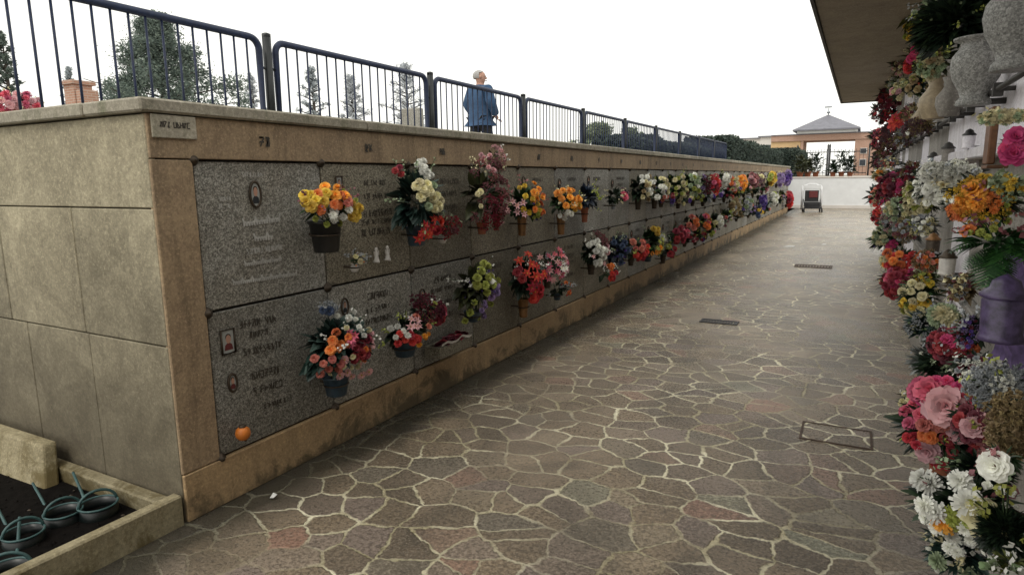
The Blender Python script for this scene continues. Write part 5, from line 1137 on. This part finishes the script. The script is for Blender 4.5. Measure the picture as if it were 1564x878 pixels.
# further small bouquets that close the gaps on the right building
for (px, py, w_, h_, cols, lf, lab) in (
    (1352, 45, 12, 22, ('burgundy', 'mauve', 'salmon'), 'dark', 'burgundy and salmon bouquet squeezed against the canopy edge high up'),
    (1381, 48, 13, 22, ('mauve', 'tan', 'palegreen'), 'olive', 'mauve and tan bouquet left of the yellow green hanging spike'),
    (1380, 100, 13, 18, ('cream', 'palepink', 'dustypink'), 'green', 'cream and dusty pink bouquet left of the magenta cascade'),
    (1352, 130, 13, 18, ('crimson', 'orange', 'burgundy'), 'dark', 'crimson and orange bouquet under the canopy edge'),
    (1372, 128, 12, 14, ('white', 'palegreen', 'cream'), 'teal', 'white and pale green bouquet under the canopy'),
    (1412, 108, 12, 20, ('palegreen', 'lime', 'tan'), 'olive', 'lime and tan flowers right of the magenta cascade'),
    (1358, 178, 10, 16, ('crimson', 'red', 'mauve'), 'dark', 'crimson and mauve bouquet touching the bright red poinsettia'),
    (1395, 172, 12, 16, ('dustypink', 'tan', 'cream'), 'dry', 'faded pink and tan bouquet right of the bright red poinsettia'),
    (1356, 228, 14, 16, ('burgundy', 'dustypink', 'tan'), 'olive', 'dusty burgundy bouquet just above the bar at the far end'),
    (1382, 214, 16, 12, ('mauve', 'tan', 'silver'), 'dry', 'dry grey mauve bouquet on the bar'),
    (1362, 250, 14, 10, ('cream', 'salmon', 'silver'), 'silver', 'small cream and salmon bouquet just under the bar'),
    (1396, 262, 18, 14, ('burgundy', 'crimson', 'tan'), 'dark', 'dark burgundy bouquet left of the white flower band'),
    (1352, 300, 12, 16, ('magenta', 'red', 'cream'), 'green', 'magenta, red and cream bouquet below the wide crimson one'),
    (1362, 338, 14, 16, ('palegreen', 'silver', 'palepink'), 'teal', 'silver green and pale pink bouquet above the magenta roses'),
    (1388, 352, 18, 18, ('silver', 'dustypink', 'tan'), 'silver', 'grey and dusty pink dried bouquet in the middle row'),
    (1412, 344, 16, 18, ('white', 'silver', 'cream'), 'silver', 'white and silver bouquet under the cream and lime flowers'),
    (1420, 398, 18, 18, ('salmon', 'orange', 'tan'), 'olive', 'salmon and tan bouquet beside the pale grave lantern'),
    (1412, 425, 14, 16, ('lime', 'yellow', 'tan'), 'olive', 'lime and yellow flowers above the yellow and cream roses'),
    (1470, 440, 16, 26, ('tan', 'dustypink', 'silver'), 'dry', 'dried brown and dusty pink bunch left of the purple glass lantern'),
    (1484, 505, 14, 30, ('purple', 'burgundy', 'lilac'), 'dark', 'purple and burgundy flowers left of the purple cloth'),
    (1492, 560, 26, 24, ('burgundy', 'silver', 'white'), 'dark', 'dark leaves with white and burgundy flowers above the pink peonies'),
    (1425, 585, 16, 16, ('mauve', 'crimson', 'white'), 'dark', 'mauve and crimson bouquet above the small cream flowers'),
    (1520, 615, 22, 20, ('yellow', 'lime', 'burgundy'), 'olive', 'yellow and lime filler flowers right of the pink peonies')):
    p = on_x(px, py, .40); q_ = scale_at(p)*min(w_, h_)*.36
    Rr(px, py, w_, h_, [('rose', cols[0], 4, q_), ('mum', cols[1], 4, q_*.9), ('spray', cols[2], 3, q_*1.3)], lab, X=.40, leaf=lf, nleaf=60)

# ------------------------------------------------------------------ pink flowers on terrace far left
p = on_y(18, 150, 4.2); arrangement(p-Vector((0, 0, .06)), 1, .30, .13, [('rose', 'palepink', 9, .048), ('mum', 'pink', 8, .045), ('rose', 'pink', 5, .042)], 'pink flowers on the terrace at the far left behind the railing', leaf='dark', nleaf=60, vase='terra', vh=.5, vr=.16, dz=0, depth=.25)

# ------------------------------------------------------------------ world, sun, camera
w = bpy.data.worlds.new('World'); SC.world = w; w.use_nodes = True
nt = w.node_tree; nt.nodes.clear()
out = nt.nodes.new('ShaderNodeOutputWorld'); bg = nt.nodes.new('ShaderNodeBackground'); sky = nt.nodes.new('ShaderNodeTexSky')
sky.sky_type = 'NISHITA'; sky.sun_disc = False; sky.sun_elevation = R(50); sky.sun_rotation = R(200); sky.dust_density = 4; sky.air_density = 1.5
hs = nt.nodes.new('ShaderNodeHueSaturation'); hs.inputs['Saturation'].default_value = .15; hs.inputs['Value'].default_value = 1.
nt.links.new(sky.outputs[0], hs.inputs['Color'])
mx = nt.nodes.new('ShaderNodeMix'); mx.data_type = 'RGBA'; mx.inputs['Factor'].default_value = .86; mx.inputs[7].default_value = (9.9, 9.8, 9.15, 1)
nt.links.new(hs.outputs[0], mx.inputs[6]); nt.links.new(mx.outputs[2], bg.inputs['Color']); bg.inputs['Strength'].default_value = .148
nt.links.new(bg.outputs[0], out.inputs[0])
sd = bpy.data.lights.new('sun', 'SUN'); sd.energy = .9; sd.angle = R(14); sd.color = (1, .95, .86)
so = bpy.data.objects.new('sun', sd); COL.objects.link(so); so.rotation_euler = (R(35), R(12), R(-25))

cam = bpy.data.cameras.new('camera'); co = bpy.data.objects.new('camera', cam); COL.objects.link(co)
cam.sensor_width = 36; cam.sensor_fit = 'HORIZONTAL'; cam.lens = F/1564*36; cam.clip_start = .05; cam.clip_end = 2000
co.matrix_world = Matrix(((XC.x, XC.y, XC.z, 0), (YC.x, YC.y, YC.z, 0), (ZC.x, ZC.y, ZC.z, EYE), (0, 0, 0, 1)))
SC.camera = co
SC.view_settings.view_transform = 'Standard'; SC.view_settings.look = 'None'; SC.view_settings.exposure = 0; SC.view_settings.gamma = 1
SC.render.resolution_x = 1024; SC.render.resolution_y = 574
